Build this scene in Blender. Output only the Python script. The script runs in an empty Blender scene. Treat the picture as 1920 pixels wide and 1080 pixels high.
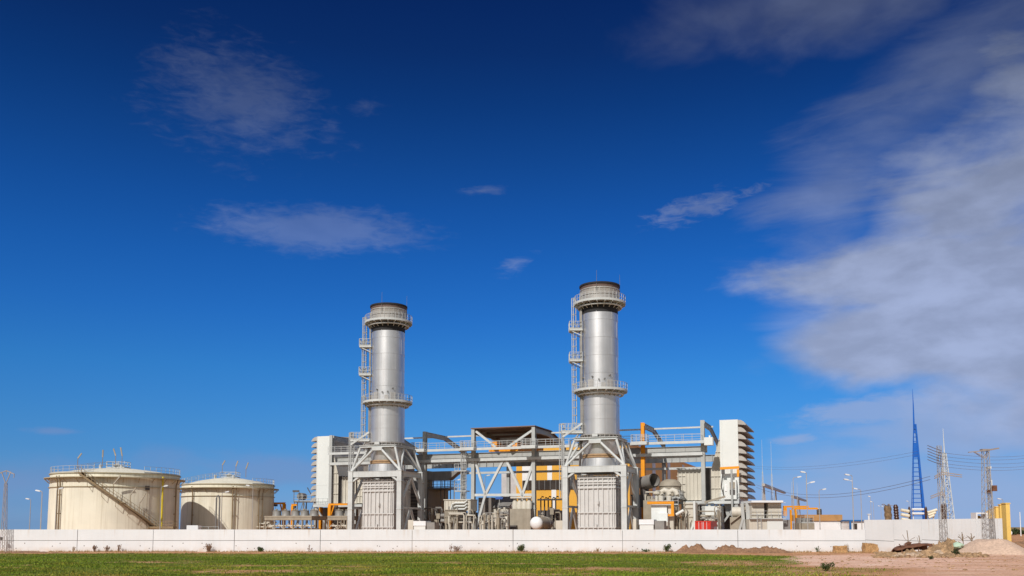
import bpy, bmesh, math, random
from mathutils import Vector, Matrix, noise
random.seed(7)
sc = bpy.context.scene
COL = sc.collection
# ------------------------------------------------------------------ camera model
F = 1700.0; TH = math.radians(5); H = 3.6
CT, ST = math.cos(TH), math.sin(TH)
FP = F*CT; PPY = 985-FP*math.tan(TH)
PH = math.radians(20.8); C_, D_ = math.cos(PH), math.sin(PH)
OX, OY = -22.2, 160.0            # foot of the first stack = origin of the plant axes (s along the fronts, t to the back)
def zat(py, Y):
    v = (PPY-py)/FP
    return H+Y*(v*CT+ST)/(CT-v*ST)
def xat(px, Y, z=H): return (px-960)/FP*(Y*CT+(z-H)*ST)
def P(s, t): return OX+s*C_+t*D_, OY-s*D_+t*C_
def s_at(px, t, z=10):
    k = (px-960)/FP; q = (z-H)*ST
    return (k*((OY+t*C_)*CT+q)-OX-t*D_)/(C_+k*D_*CT)
def zl(py, s, t): return zat(py, P(s, t)[1])
def sz(px, py, t):               # plant (s, z) of a pixel on the plane at depth t
    s = s_at(px, t)
    for _ in range(3):
        z = zl(py, s, t); s = s_at(px, t, z)
    return s, z
cam = bpy.data.cameras.new('camera'); cam_o = bpy.data.objects.new('camera', cam); COL.objects.link(cam_o)
cam_o.location = (0, 0, H); cam_o.rotation_euler = (math.radians(90)+TH, 0, 0)
cam.sensor_width = 36; cam.lens = 36*FP/1920; cam.shift_y = (PPY-540)/1920
cam.clip_start = 0.5; cam.clip_end = 30000
sc.camera = cam_o
# ------------------------------------------------------------------ materials
M = {}
def mat(name, base, rough=0.6, metal=0.0, var=0.12, scale=0.8, streak=0.0, dirt=(0.25, 0.17, 0.1), bump=0.0, bscale=3.0, corr=None, spec=0.4, fine=0.0, fscale=20):
    m = bpy.data.materials.new(name); m.use_nodes = True
    nt = m.node_tree; N = nt.nodes; L = nt.links
    b = N['Principled BSDF']; b.inputs['Roughness'].default_value = rough; b.inputs['Metallic'].default_value = metal
    b.inputs['Specular IOR Level'].default_value = spec
    tc = N.new('ShaderNodeTexCoord')
    n1 = N.new('ShaderNodeTexNoise'); n1.inputs['Scale'].default_value = scale; n1.inputs['Detail'].default_value = 6
    L.new(tc.outputs['Object'], n1.inputs['Vector'])
    mr = N.new('ShaderNodeMapRange'); mr.inputs[1].default_value = 0.3; mr.inputs[2].default_value = 0.7
    mr.inputs[3].default_value = 1-var; mr.inputs[4].default_value = 1+var
    L.new(n1.outputs['Fac'], mr.inputs[0])
    mx = N.new('ShaderNodeMix'); mx.data_type = 'RGBA'; mx.blend_type = 'MULTIPLY'; mx.inputs[0].default_value = 1
    mx.inputs[6].default_value = (*base, 1); L.new(mr.outputs[0], mx.inputs[7])
    out = mx.outputs[2]
    if streak > 0:
        mp = N.new('ShaderNodeMapping'); mp.inputs['Scale'].default_value = (2.2, 2.2, 0.07)
        L.new(tc.outputs['Object'], mp.inputs[0])
        n2 = N.new('ShaderNodeTexNoise'); n2.inputs['Scale'].default_value = 1.3; n2.inputs['Detail'].default_value = 5
        L.new(mp.outputs[0], n2.inputs['Vector'])
        r2 = N.new('ShaderNodeMapRange'); r2.inputs[1].default_value = 0.47; r2.inputs[2].default_value = 0.78
        r2.inputs[3].default_value = 0; r2.inputs[4].default_value = streak
        L.new(n2.outputs['Fac'], r2.inputs[0])
        m2 = N.new('ShaderNodeMix'); m2.data_type = 'RGBA'
        L.new(r2.outputs[0], m2.inputs[0]); L.new(out, m2.inputs[6]); m2.inputs[7].default_value = (*dirt, 1)
        out = m2.outputs[2]
    if fine > 0:
        n3 = N.new('ShaderNodeTexNoise'); n3.inputs['Scale'].default_value = fscale; n3.inputs['Detail'].default_value = 3
        L.new(tc.outputs['Object'], n3.inputs['Vector'])
        r3 = N.new('ShaderNodeMapRange'); r3.inputs[1].default_value = 0.35; r3.inputs[2].default_value = 0.65
        r3.inputs[3].default_value = 1-fine; r3.inputs[4].default_value = 1+fine
        L.new(n3.outputs['Fac'], r3.inputs[0])
        m3 = N.new('ShaderNodeMix'); m3.data_type = 'RGBA'; m3.blend_type = 'MULTIPLY'; m3.inputs[0].default_value = 1
        L.new(out, m3.inputs[6]); L.new(r3.outputs[0], m3.inputs[7]); out = m3.outputs[2]
    L.new(out, b.inputs['Base Color'])
    h = None
    if corr:
        axis, per, st = corr
        w = N.new('ShaderNodeTexWave'); w.bands_direction = axis; w.inputs['Scale'].default_value = 0.314/per
        L.new(tc.outputs['Object'], w.inputs['Vector'])
        bp = N.new('ShaderNodeBump'); bp.inputs['Strength'].default_value = st; bp.inputs['Distance'].default_value = 0.08
        L.new(w.outputs['Fac'], bp.inputs['Height']); L.new(bp.outputs[0], b.inputs['Normal']); h = bp
    if bump > 0:
        n4 = N.new('ShaderNodeTexNoise'); n4.inputs['Scale'].default_value = bscale; n4.inputs['Detail'].default_value = 4
        L.new(tc.outputs['Object'], n4.inputs['Vector'])
        bp = N.new('ShaderNodeBump'); bp.inputs['Strength'].default_value = bump; bp.inputs['Distance'].default_value = 0.1
        L.new(n4.outputs['Fac'], bp.inputs['Height'])
        if h: L.new(h.outputs[0], bp.inputs['Normal'])
        L.new(bp.outputs[0], b.inputs['Normal'])
    M[name] = m
    return m
mat('steel_grey', (0.40, 0.41, 0.40), 0.55, 0, 0.08, 0.5, 0.18, (0.28, 0.24, 0.2))
mat('steel_pale', (0.535, 0.555, 0.55), 0.55, 0, 0.1, 0.6, 0.25, (0.35, 0.3, 0.25))
mat('steel_dark', (0.16, 0.155, 0.15), 0.6, 0, 0.1)
mat('plate_pale', (0.60, 0.59, 0.575), 0.5, 0.15, 0.06, 0.6, 0.3, (0.40, 0.36, 0.31))
mat('rail_pale', (0.45, 0.46, 0.455), 0.5, 0.1, 0.05)
mat('aluminium', (0.64, 0.635, 0.64), 0.40, 0.8, 0.09, 0.35, 0.34, (0.42, 0.38, 0.36), 0.06, 0.9)
mat('aluminium_dull', (0.46, 0.435, 0.41), 0.5, 0.4, 0.1, 0.8, 0.25, (0.3, 0.25, 0.2))
mat('rim_rust', (0.13, 0.085, 0.07), 0.7, 0.2, 0.2, 1.5)
mat('soot', (0.02, 0.02, 0.022), 0.8)
mat('joint_brown', (0.34, 0.22, 0.12), 0.7, 0, 0.2, 2)
mat('tank_cream', (0.745, 0.705, 0.58), 0.6, 0, 0.09, 0.25, 0.6, (0.46, 0.40, 0.28), 0.05, 0.4)
mat('tank_pipe', (0.25, 0.18, 0.10), 0.6)
mat('tank_trim', (0.44, 0.38, 0.26), 0.6)
mat('yellow_pipe', (0.62, 0.48, 0.03), 0.5)
mat('panel_white', (0.68, 0.70, 0.68), 0.5, 0, 0.03, 0.4, 0.06, (0.5, 0.47, 0.42))
mat('panel_cream', (0.57, 0.535, 0.46), 0.55, 0, 0.08, 0.5, 0.35, (0.36, 0.3, 0.22))
mat('hood_grey', (0.40, 0.375, 0.345), 0.6, 0, 0.08, 1, 0.2, (0.3, 0.26, 0.22))
mat('orange', (0.78, 0.30, 0.008), 0.5, 0, 0.06, 1.2, 0.12, (0.3, 0.12, 0.03))
mat('hall_yellow', (0.74, 0.39, 0.05), 0.55, 0, 0.05, 0.3, 0.10, (0.45, 0.26, 0.08), 0, 1, ('X', 0.6, 0.35))
mat('hall_white', (0.78, 0.77, 0.76), 0.5, 0, 0.03)
mat('hall_strip', (0.52, 0.50, 0.5), 0.4)
mat('glass_dark', (0.05, 0.04, 0.035), 0.12, 0, 0.3, 0.5, 0, spec=0.6)
mat('roof_brown', (0.20, 0.13, 0.10), 0.6, 0, 0.1, 0.6, 0, corr=('X', 0.5, 0.4))
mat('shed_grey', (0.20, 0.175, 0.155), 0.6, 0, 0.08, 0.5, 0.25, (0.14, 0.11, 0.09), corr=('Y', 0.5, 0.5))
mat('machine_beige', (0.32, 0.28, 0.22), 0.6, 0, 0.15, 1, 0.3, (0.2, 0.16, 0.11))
mat('machine_grey', (0.25, 0.24, 0.225), 0.55, 0.1, 0.15, 1, 0.3, (0.15, 0.12, 0.1))
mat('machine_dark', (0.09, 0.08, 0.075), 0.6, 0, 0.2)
mat('wall_white', (0.71, 0.72, 0.735), 0.75, 0, 0.04, 0.3, 0.10, (0.52, 0.42, 0.32), 0.1, 2, fine=0.03)
mat('wall_seam', (0.20, 0.18, 0.165), 0.9)
mat('lamp_pole', (0.42, 0.40, 0.38), 0.5, 0.3)
mat('lamp_head', (0.66, 0.68, 0.70), 0.4)
mat('red_paint', (0.62, 0.035, 0.02), 0.5, 0, 0.1, 1, 0.15, (0.25, 0.03, 0.02), corr=('X', 0.35, 0.5))
mat('blue_paint', (0.012, 0.12, 0.50), 0.45, 0, 0.1)
mat('blue_roof', (0.02, 0.13, 0.36), 0.5)
mat('white_paint', (0.74, 0.75, 0.76), 0.5, 0, 0.04)
mat('tan_roof', (0.44, 0.24, 0.09), 0.7, 0, 0.08, 0.6)
mat('gate_yellow', (0.80, 0.54, 0.15), 0.6, 0, 0.05)
mat('lattice_grey', (0.42, 0.40, 0.38), 0.5, 0.3)
mat('lattice_rust', (0.34, 0.29, 0.265), 0.6, 0.2)
mat('lattice_white', (0.52, 0.56, 0.58), 0.5)
mat('wire', (0.22, 0.22, 0.24), 0.6)
mat('insulator', (0.16, 0.12, 0.10), 0.35)
mat('ceramic_dark', (0.06, 0.028, 0.02), 0.35)
mat('ceramic_cream', (0.72, 0.66, 0.52), 0.4)
mat('bark', (0.20, 0.13, 0.07), 0.9, 0, 0.3, 3, bump=0.5)
mat('dry_leaf', (0.30, 0.20, 0.09), 0.9, 0, 0.3, 2)
mat('weed_dry', (0.22, 0.13, 0.08), 0.9, 0, 0.4, 3)
mat('weed_green', (0.055, 0.085, 0.018), 0.8, 0, 0.4, 2)
mat('bush_dark', (0.035, 0.055, 0.016), 0.8, 0, 0.4, 1)
mat('soil_mound', (0.25, 0.14, 0.08), 0.95, 0, 0.25, 1.2, bump=0.6, bscale=3, fine=0.25, fscale=6)
mat('sand', (0.56, 0.40, 0.30), 0.95, 0, 0.08, 0.8, bump=0.4, bscale=5, fine=0.14, fscale=4)
mat('rubble', (0.33, 0.21, 0.115), 0.95, 0, 0.3, 1.2, bump=0.6, bscale=4, fine=0.3, fscale=5)
mat('stone', (0.46, 0.34, 0.24), 0.9, 0, 0.25, 1.5, bump=0.5, bscale=5, fine=0.2, fscale=8)
mat('block_brown', (0.40, 0.24, 0.11), 0.95, 0, 0.25, 2.5, bump=0.6, bscale=6, fine=0.3, fscale=10)
mat('rusty', (0.17, 0.075, 0.042), 0.75, 0.15, 0.35, 1.5, bump=0.3, bscale=4, fine=0.2, fscale=10)
mat('green_cloth', (0.40, 0.52, 0.40), 0.9)
mat('sign_blue', (0.05, 0.12, 0.4), 0.5)
mat('tank_black', (0.09, 0.085, 0.08), 0.5)
# mud splash and grime along the foot of the walls, drips from their tops
def splash(m, zt, zb_, col):
    t = m.node_tree; N_ = t.nodes; L_ = t.links; b = N_['Principled BSDF']; src = b.inputs['Base Color'].links[0].from_socket
    c = N_.new('ShaderNodeTexCoord'); s = N_.new('ShaderNodeSeparateXYZ'); L_.new(c.outputs['Object'], s.inputs[0])
    n = N_.new('ShaderNodeTexNoise'); n.inputs['Scale'].default_value = 0.9; n.inputs['Detail'].default_value = 8; L_.new(c.outputs['Object'], n.inputs['Vector'])
    mp = N_.new('ShaderNodeMapping'); mp.inputs['Scale'].default_value = (1.6, 1.6, 0.05); L_.new(c.outputs['Object'], mp.inputs[0])
    n2 = N_.new('ShaderNodeTexNoise'); n2.inputs['Scale'].default_value = 1.0; n2.inputs['Detail'].default_value = 4; L_.new(mp.outputs[0], n2.inputs['Vector'])
    def mr(x, a, b_, lo, hi):
        q = N_.new('ShaderNodeMapRange'); L_.new(x, q.inputs[0])
        for i, v in enumerate((a, b_, lo, hi)): q.inputs[i+1].default_value = v
        return q.outputs[0]
    def mm(op, x, y):
        q = N_.new('ShaderNodeMath'); q.operation = op; q.use_clamp = True
        for i, v in enumerate((x, y)):
            if isinstance(v, (int, float)): q.inputs[i].default_value = v
            else: L_.new(v, q.inputs[i])
        return q.outputs[0]
    low = mm('MULTIPLY', mr(s.outputs[2], 0.05, zb_, 1, 0), mr(n.outputs['Fac'], 0.35, 0.65, 0.1, 1.0))
    drip = mm('MULTIPLY', mr(s.outputs[2], zt-1.3, zt, 0, 1), mr(n2.outputs['Fac'], 0.58, 0.75, 0, 0.55))
    f = mm('MAXIMUM', mm('MULTIPLY', low, 0.6), drip)
    x = N_.new('ShaderNodeMix'); x.data_type = 'RGBA'; L_.new(f, x.inputs[0]); L_.new(src, x.inputs[6]); x.inputs[7].default_value = (*col, 1); L_.new(x.outputs[2], b.inputs['Base Color'])
splash(M['wall_white'], 3.05, 0.75, (0.50, 0.36, 0.23))
# ------------------------------------------------------------------ mesh builder
class MB:
    def __init__(s): s.v = []; s.f = []
    def add(s, vs, fs):
        o = len(s.v); s.v += [tuple(p) for p in vs]; s.f += [tuple(i+o for i in f) for f in fs]; return s
    def box(s, x0, x1, y0, y1, z0, z1):
        if x0 > x1: x0, x1 = x1, x0
        if y0 > y1: y0, y1 = y1, y0
        if z0 > z1: z0, z1 = z1, z0
        return s.add([(x0,y0,z0),(x1,y0,z0),(x1,y1,z0),(x0,y1,z0),(x0,y0,z1),(x1,y0,z1),(x1,y1,z1),(x0,y1,z1)],
              [(3,2,1,0),(4,5,6,7),(0,1,5,4),(1,2,6,5),(2,3,7,6),(3,0,4,7)])
    def frame(s, p, q, up):
        p, q = Vector(p), Vector(q); d = (q-p); d.normalize()
        u = Vector(up)
        if abs(d.dot(u)) > 0.98: u = Vector((0, 1, 0)) if abs(d.y) < 0.9 else Vector((1, 0, 0))
        a = d.cross(u); a.normalize(); b = a.cross(d); b.normalize()
        return p, q, a, b
    def beam(s, p, q, w, h=None, up=(0, 0, 1)):
        h = h or w; p, q, a, b = s.frame(p, q, up); vs = []
        for c in (p, q):
            for i, j in ((-1,-1),(1,-1),(1,1),(-1,1)): vs.append(c+a*(i*w/2)+b*(j*h/2))
        return s.add(vs, [(3,2,1,0),(4,5,6,7),(0,1,5,4),(1,2,6,5),(2,3,7,6),(3,0,4,7)])
    def hbeam(s, p, q, w, h, t=0.05, up=(0, 0, 1)):
        p, q, a, b = s.frame(p, q, up); p2, q2 = tuple(p), tuple(q)
        for sg in (-1, 1):
            o = b*(sg*(h/2-t/2)); s.beam(p+o, q+o, w, t, up)
        return s.beam(p, q, t, h-2*t, up)
    def tube(s, p, q, r, n=8, r2=None, caps=True):
        r2 = r if r2 is None else r2; p, q, a, b = s.frame(p, q, (0, 0, 1)); vs = []
        for c, rr in ((p, r), (q, r2)):
            for i in range(n):
                k = 2*math.pi*i/n; vs.append(c+a*(rr*math.cos(k))+b*(rr*math.sin(k)))
        fs = [(i, (i+1) % n, n+(i+1) % n, n+i) for i in range(n)]
        if caps: fs += [tuple(range(n-1, -1, -1)), tuple(range(n, 2*n))]
        return s.add(vs, fs)
    def path(s, pts, r, n=6):
        pts = [Vector(p) for p in pts]; vs = []; k = len(pts)
        ref = Vector((0.31, 0.17, 0.93))
        for i, p in enumerate(pts):
            d = (pts[min(i+1, k-1)]-pts[max(i-1, 0)]).normalized()
            a = d.cross(ref)
            if a.length < 0.05: a = d.cross(Vector((1, 0, 0)))
            a.normalize(); b = a.cross(d)
            for j in range(n):
                g = 2*math.pi*j/n; vs.append(p+a*(r*math.cos(g))+b*(r*math.sin(g)))
        fs = [(i*n+j, i*n+(j+1) % n, (i+1)*n+(j+1) % n, (i+1)*n+j) for i in range(k-1) for j in range(n)]
        fs += [tuple(range(n-1, -1, -1)), tuple(range((k-1)*n, k*n))]
        return s.add(vs, fs)
    def lathe(s, cx, cy, prof, n=48, a0=0, a1=None, closed=False):
        full = a1 is None; a1 = 2*math.pi if full else a1; m = len(prof); vs = []
        cols = n if full else n+1
        for i in range(cols):
            a = a0+(a1-a0)*i/n
            for r, z in prof: vs.append((cx+r*math.cos(a), cy+r*math.sin(a), z))
        fs = []
        mm = m if closed else m-1
        for i in range(n):
            i2 = (i+1) % cols
            for j in range(mm):
                j2 = (j+1) % m
                fs.append((i*m+j, i2*m+j, i2*m+j2, i*m+j2))
        return s.add(vs, fs)
    def cyl(s, cx, cy, r, z0, z1, n=32): return s.tube((cx, cy, z0), (cx, cy, z1), r, n)
    def prism(s, poly, o, ux, uy, ext):
        o, ux, uy, ext = Vector(o), Vector(ux), Vector(uy), Vector(ext); n = len(poly)
        a = [o+ux*p+uy*q for p, q in poly]; vs = a+[p+ext for p in a]
        return s.add(vs, [tuple(range(n-1, -1, -1)), tuple(range(n, 2*n))]+[(i, (i+1) % n, n+(i+1) % n, n+i) for i in range(n)])
def recalc(me):
    bm = bmesh.new(); bm.from_mesh(me); bmesh.ops.recalc_face_normals(bm, faces=bm.faces); bm.to_mesh(me); bm.free()
class Thing:
    def __init__(s, name, label, cat, origin, space='world', group=None, kind=None):
        s.o = bpy.data.objects.new(name, None); COL.objects.link(s.o); s.org = Vector(origin); s.space = space
        if space == 'plant':
            x, y = P(origin[0], origin[1]); s.o.location = (x, y, origin[2]); s.o.rotation_euler = (0, 0, -PH)
        else: s.o.location = origin
        s.o.empty_display_size = 0.5
        s.o['label'] = label; s.o['category'] = cat
        if group: s.o['group'] = group
    def part(s, name, mb, m, parent=None, label=None, smooth=True, fix=True):
        me = bpy.data.meshes.new(name); og = s.org
        me.from_pydata([(p[0]-og[0], p[1]-og[1], p[2]-og[2]) for p in mb.v], [], mb.f)
        if fix: recalc(me)
        if smooth:
            me.polygons.foreach_set('use_smooth', [True]*len(me.polygons)); me.set_sharp_from_angle(angle=0.6)
        o = bpy.data.objects.new(name, me); COL.objects.link(o); o.parent = parent or s.o
        me.materials.append(M[m])
        if label: o['label'] = label
        return o
def single(name, label, cat, mb, m, origin, space='world', group=None, smooth=True, kind=None, fix=True):
    me = bpy.data.meshes.new(name)
    me.from_pydata([(p[0]-origin[0], p[1]-origin[1], p[2]-origin[2]) for p in mb.v], [], mb.f)
    if fix: recalc(me)
    if smooth:
        me.polygons.foreach_set('use_smooth', [True]*len(me.polygons)); me.set_sharp_from_angle(angle=0.6)
    o = bpy.data.objects.new(name, me); COL.objects.link(o)
    if space == 'plant':
        x, y = P(origin[0], origin[1]); o.location = (x, y, origin[2]); o.rotation_euler = (0, 0, -PH)
    else: o.location = origin
    me.materials.append(M[m] if isinstance(m, str) else m)
    if kind: o['kind'] = kind
    if label: o['label'] = label
    if cat: o['category'] = cat
    if group: o['group'] = group
    return o
def dup_tree(root, loc, label):
    r = root.copy(); COL.objects.link(r); r.location = loc; r['label'] = label
    for ch in list(root.children):
        c = ch.copy(); COL.objects.link(c); c.parent = r
        for g in list(ch.children):
            d = g.copy(); COL.objects.link(d); d.parent = c
    return r
def rail(mb, pts, h=1.15, w=0.07, step=1.6, closed=False, toe=0.18, rails=(1.0, 0.52)):
    pts = [Vector(p) for p in pts]
    if closed: pts = pts+[pts[0]]
    for a, b in zip(pts[:-1], pts[1:]):
        d = (b-a).length
        if d < 1e-4: continue
        n = max(1, round(d/step))
        for i in range(n+1):
            if i == n and b is not pts[-1]: continue
            p = a.lerp(b, i/n); mb.beam(p, p+Vector((0, 0, h)), w*0.9)
        for k in rails: mb.beam(a+Vector((0, 0, h*k)), b+Vector((0, 0, h*k)), w*0.8)
        if toe: mb.beam(a+Vector((0, 0, toe/2+0.02)), b+Vector((0, 0, toe/2+0.02)), 0.03, toe)
    return mb
def ladder(mb, p, q, w=0.5, side=(1, 0, 0), rung=0.45, cage=None, r=0.035):
    p, q, sd = Vector(p), Vector(q), Vector(side)
    mb.beam(p+sd*w/2, q+sd*w/2, r*2); mb.beam(p-sd*w/2, q-sd*w/2, r*2)
    n = int((q-p).length/rung)
    for i in range(1, n): c = p.lerp(q, i/n); mb.beam(c-sd*w/2, c+sd*w/2, r*1.4)
    if cage:
        out = Vector(cage); m = max(2, int((q-p).length/1.1))
        def hoop(c): return [c-sd*w*0.7, c-sd*w*0.75+out*0.45, c-sd*w*0.4+out*0.75, c+sd*w*0.4+out*0.75, c+sd*w*0.75+out*0.45, c+sd*w*0.7]
        for i in range(m+1): mb.path(hoop(p.lerp(q, i/m)), r*1.1, 4)
        h0, h1 = hoop(p), hoop(q)
        for i in (1, 2, 3, 4): mb.beam(h0[i], h1[i], r*1.6)
    return mb
def lattice(mb, base, w0, top, w1, n, r, rb, faces=4, rot=0.0):
    base, top = Vector(base), Vector(top)
    def cor(k, i):
        c = base.lerp(top, k); w = (w0+(w1-w0)*k)/2*math.sqrt(2); a = rot+math.pi/4+i*math.pi/2
        return c+Vector((w*math.cos(a), w*math.sin(a), 0))
    for i in range(4): mb.beam(cor(0, i), cor(1, i), r)
    for j in range(n):
        k0, k1 = j/n, (j+1)/n
        for i in range(4):
            i2 = (i+1) % 4
            a, b = (i, i2) if j % 2 == 0 else (i2, i)
            mb.beam(cor(k0, a), cor(k1, b), rb)
            mb.beam(cor(k1, i), cor(k1, i2), rb)
    return mb
def sstep(a, b, x):
    t = min(1, max(0, (x-a)/(b-a))); return t*t*(3-2*t)
def gz(x, y): return 0.9*sstep(35, 85, x)*sstep(118, 180, y)
# ------------------------------------------------------------------ light
SUN_AZ, SUN_EL = math.radians(27), math.radians(40)     # the sun stands behind the camera, to its left
sun_dir = Vector((math.sin(SUN_AZ)*math.cos(SUN_EL), math.cos(SUN_AZ)*math.cos(SUN_EL), -math.sin(SUN_EL)))
sl = bpy.data.lights.new('sun', 'SUN'); sl.energy = 3.9; sl.angle = math.radians(0.5); sl.color = (1.0, 0.955, 0.89)
so = bpy.data.objects.new('sun', sl); COL.objects.link(so); so.rotation_euler = sun_dir.to_track_quat('-Z', 'Y').to_euler(); so.location = (-60, -80, 90)
vs_ = sc.view_settings
sc.display_settings.display_device = 'sRGB'
vs_.view_transform = 'Standard'; vs_.look = 'None'; vs_.exposure = 0.0; vs_.gamma = 1.0
wd = bpy.data.worlds.new('World'); sc.world = wd; wd.use_nodes = True
nt = wd.node_tree; N = nt.nodes; L = nt.links
bg = N['Background']; bg.inputs['Strength'].default_value = 0.1
def mth(op, a, b=None, c=None, clamp=False):
    n = N.new('ShaderNodeMath'); n.operation = op; n.use_clamp = clamp
    for i, x in enumerate((a, b, c)):
        if x is None: continue
        if isinstance(x, (int, float)): n.inputs[i].default_value = x
        else: L.new(x, n.inputs[i])
    return n.outputs[0]
def mrange(x, a, b, c=0.0, d=1.0, smooth=True):
    n = N.new('ShaderNodeMapRange'); n.interpolation_type = 'SMOOTHSTEP' if smooth else 'LINEAR'
    L.new(x, n.inputs[0])
    for i, v in enumerate((a, b, c, d)): n.inputs[i+1].default_value = v
    return n.outputs[0]
def mixc(f, a, b, blend='MIX'):
    n = N.new('ShaderNodeMix'); n.data_type = 'RGBA'; n.blend_type = blend
    for i, x in ((0, f), (6, a), (7, b)):
        if isinstance(x, (int, float)): n.inputs[i].default_value = x
        elif isinstance(x, tuple): n.inputs[i].default_value = (*x, 1)
        else: L.new(x, n.inputs[i])
    return n.outputs[2]
sky = N.new('ShaderNodeTexSky'); sky.sky_type = 'NISHITA'; sky.sun_disc = False
sky.sun_elevation = SUN_EL; sky.sun_rotation = math.radians(180)+SUN_AZ; sky.altitude = 100; sky.ozone_density = 2.0; sky.dust_density = 0.6
tc = N.new('ShaderNodeTexCoord'); sx = N.new('ShaderNodeSeparateXYZ'); L.new(tc.outputs['Generated'], sx.inputs[0])
dx, dy, dz = sx.outputs
sv = N.new('ShaderNodeCombineXYZ'); L.new(dx, sv.inputs[0]); L.new(dy, sv.inputs[1]); L.new(mth('MAXIMUM', dz, 0.004), sv.inputs[2]); L.new(sv.outputs[0], sky.inputs[0])
el = mth('MULTIPLY', mth('ARCSINE', dz), 57.2958)            # degrees above the horizon
az = mth('MULTIPLY', mth('ARCTAN2', dx, dy), 57.2958)        # degrees clockwise from the view axis
cr = N.new('ShaderNodeValToRGB'); L.new(mrange(el, 0, 40, smooth=False), cr.inputs[0])
RAMP = [(0.34, (0.1756, 0.3258, 0.7289)), (1.18, (0.136, 0.273, 0.628)), (2.86, (0.1059, 0.2387, 0.5071)), (4.55, (0.0865, 0.2332, 0.4788)), (6.25, (0.0764, 0.2383, 0.4734)), (9.62, (0.0572, 0.241, 0.4837)), (12.96, (0.0413, 0.2133, 0.4844)), (16.25, (0.0314, 0.1889, 0.4566)), (19.46, (0.0249, 0.1595, 0.4039)), (22.59, (0.0206, 0.1283, 0.3331)), (25.61, (0.0157, 0.0982, 0.2683)), (28.51, (0.0147, 0.074, 0.2159)), (31.16, (0.0121, 0.061, 0.1937)), (40, (0.0097, 0.0488, 0.155))]
els = cr.color_ramp.elements
while len(els) > 1: els.remove(els[-1])
els[0].position = RAMP[0][0]/40; els[0].color = (*RAMP[0][1], 1)
for p, c in RAMP[1:]:
    e = els.new(p/40); e.color = (*c, 1)
polar = mixc(1.0, mixc(1.0, sky.outputs[0], (2.0, 2.0, 2.0), 'MULTIPLY'), cr.outputs[0], 'MULTIPLY')   # deep polarised blue away from the sun
away = mrange(dy, -0.25, 0.35)
skyc = mixc(away, sky.outputs[0], polar)
def pix_dir(px, py):
    u = (px-960)/FP; v = (PPY-py)/FP
    d = Vector((u, CT-v*ST, ST+v*CT)).normalized()
    return math.degrees(math.atan2(d.x, d.y)), math.degrees(math.asin(d.z))
D1 = 57.2958/FP        # degrees per photo pixel near the axis
cv = N.new('ShaderNodeCombineXYZ'); L.new(az, cv.inputs[0]); L.new(el, cv.inputs[1])
def nz(scale, sxy, rot=0, detail=7, rough=0.55, dist=0.0, off=0.0):
    mp = N.new('ShaderNodeMapping'); mp.inputs['Scale'].default_value = (sxy[0], sxy[1], 1); mp.inputs['Rotation'].default_value = (0, 0, rot)
    mp.inputs['Location'].default_value = (off, off*0.7, off*0.3)
    L.new(cv.outputs[0], mp.inputs[0])
    n = N.new('ShaderNodeTexNoise'); n.inputs['Scale'].default_value = scale; n.inputs['Detail'].default_value = detail
    n.inputs['Roughness'].default_value = rough; n.inputs['Distortion'].default_value = dist
    L.new(mp.outputs[0], n.inputs['Vector']); return n.outputs['Fac']
wispy = nz(0.16, (1, 2.6), math.radians(-18), 8, 0.6, 0.6)
soft = nz(0.22, (1, 1.8), 0, 6, 0.5, 0.3, 3.0)
tiny = nz(0.9, (0.8, 2.4), math.radians(-12), 6, 0.6, 0.4, 9.0)
def cloud(px, py, rx, ry, rot, noise_, gain, lo, hi, inner=0.0):
    a0, e0 = pix_dir(px, py); c, s = math.cos(math.radians(rot)), math.sin(math.radians(rot))
    a = mth('SUBTRACT', az, a0); e = mth('SUBTRACT', el, e0)
    p = mth('DIVIDE', mth('ADD', mth('MULTIPLY', a, c), mth('MULTIPLY', e, s)), rx*D1)
    q = mth('DIVIDE', mth('SUBTRACT', mth('MULTIPLY', e, c), mth('MULTIPLY', a, s)), ry*D1)
    r = mth('SQRT', mth('ADD', mth('MULTIPLY', p, p), mth('MULTIPLY', q, q)))
    m = mth('SUBTRACT', 1.0, r)
    m = mth('ADD', m, mth('MULTIPLY', mth('SUBTRACT', noise_, 0.5), gain))
    return mrange(m, lo, hi)
def mx2(a, b): return mth('MAXIMUM', a, b)
billow = nz(0.13, (1, 1.7), math.radians(-14), 9, 0.52, 0.35, 5.0)
def avg(a, b): return mth('MULTIPLY', mth('ADD', a, b), 0.5)
streak = nz(0.10, (0.8, 3.4), math.radians(-16), 8, 0.58, 0.5, 2.0)
mixn = avg(billow, streak)
big = mx2(cloud(1900, 340, 360, 260, 32, mixn, 2.4, 0.0, 0.75), mx2(cloud(1720, 525, 340, 115, 2, mixn, 2.0, 0.0, 0.5), cloud(1720, 625, 280, 120, 0, billow, 0.95, 0.0, 0.42)))
big = mx2(big, cloud(1980, 600, 370, 250, 5, billow, 1.0, 0.0, 0.5))
wisp = mx2(cloud(1560, 380, 260, 170, 35, streak, 2.0, 0.2, 1.1), cloud(1530, 600, 180, 120, 10, streak, 1.8, 0.15, 1.0))
veil = mx2(cloud(1520, 0, 430, 95, 2, billow, 1.5, 0.1, 0.9), cloud(1800, 130, 360, 140, 28, streak, 1.8, 0.05, 1.0))
low = mx2(mx2(cloud(1650, 770, 190, 36, 3, tiny, 0.8, 0.05, 0.6), cloud(1490, 824, 65, 16, 4, tiny, 1.0, 0.1, 0.8)),
          mx2(cloud(1860, 790, 300, 110, 6, mixn, 1.8, 0.0, 0.6), cloud(1750, 915, 500, 130, 1, mixn, 1.9, 0.0, 0.8)))
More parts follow.
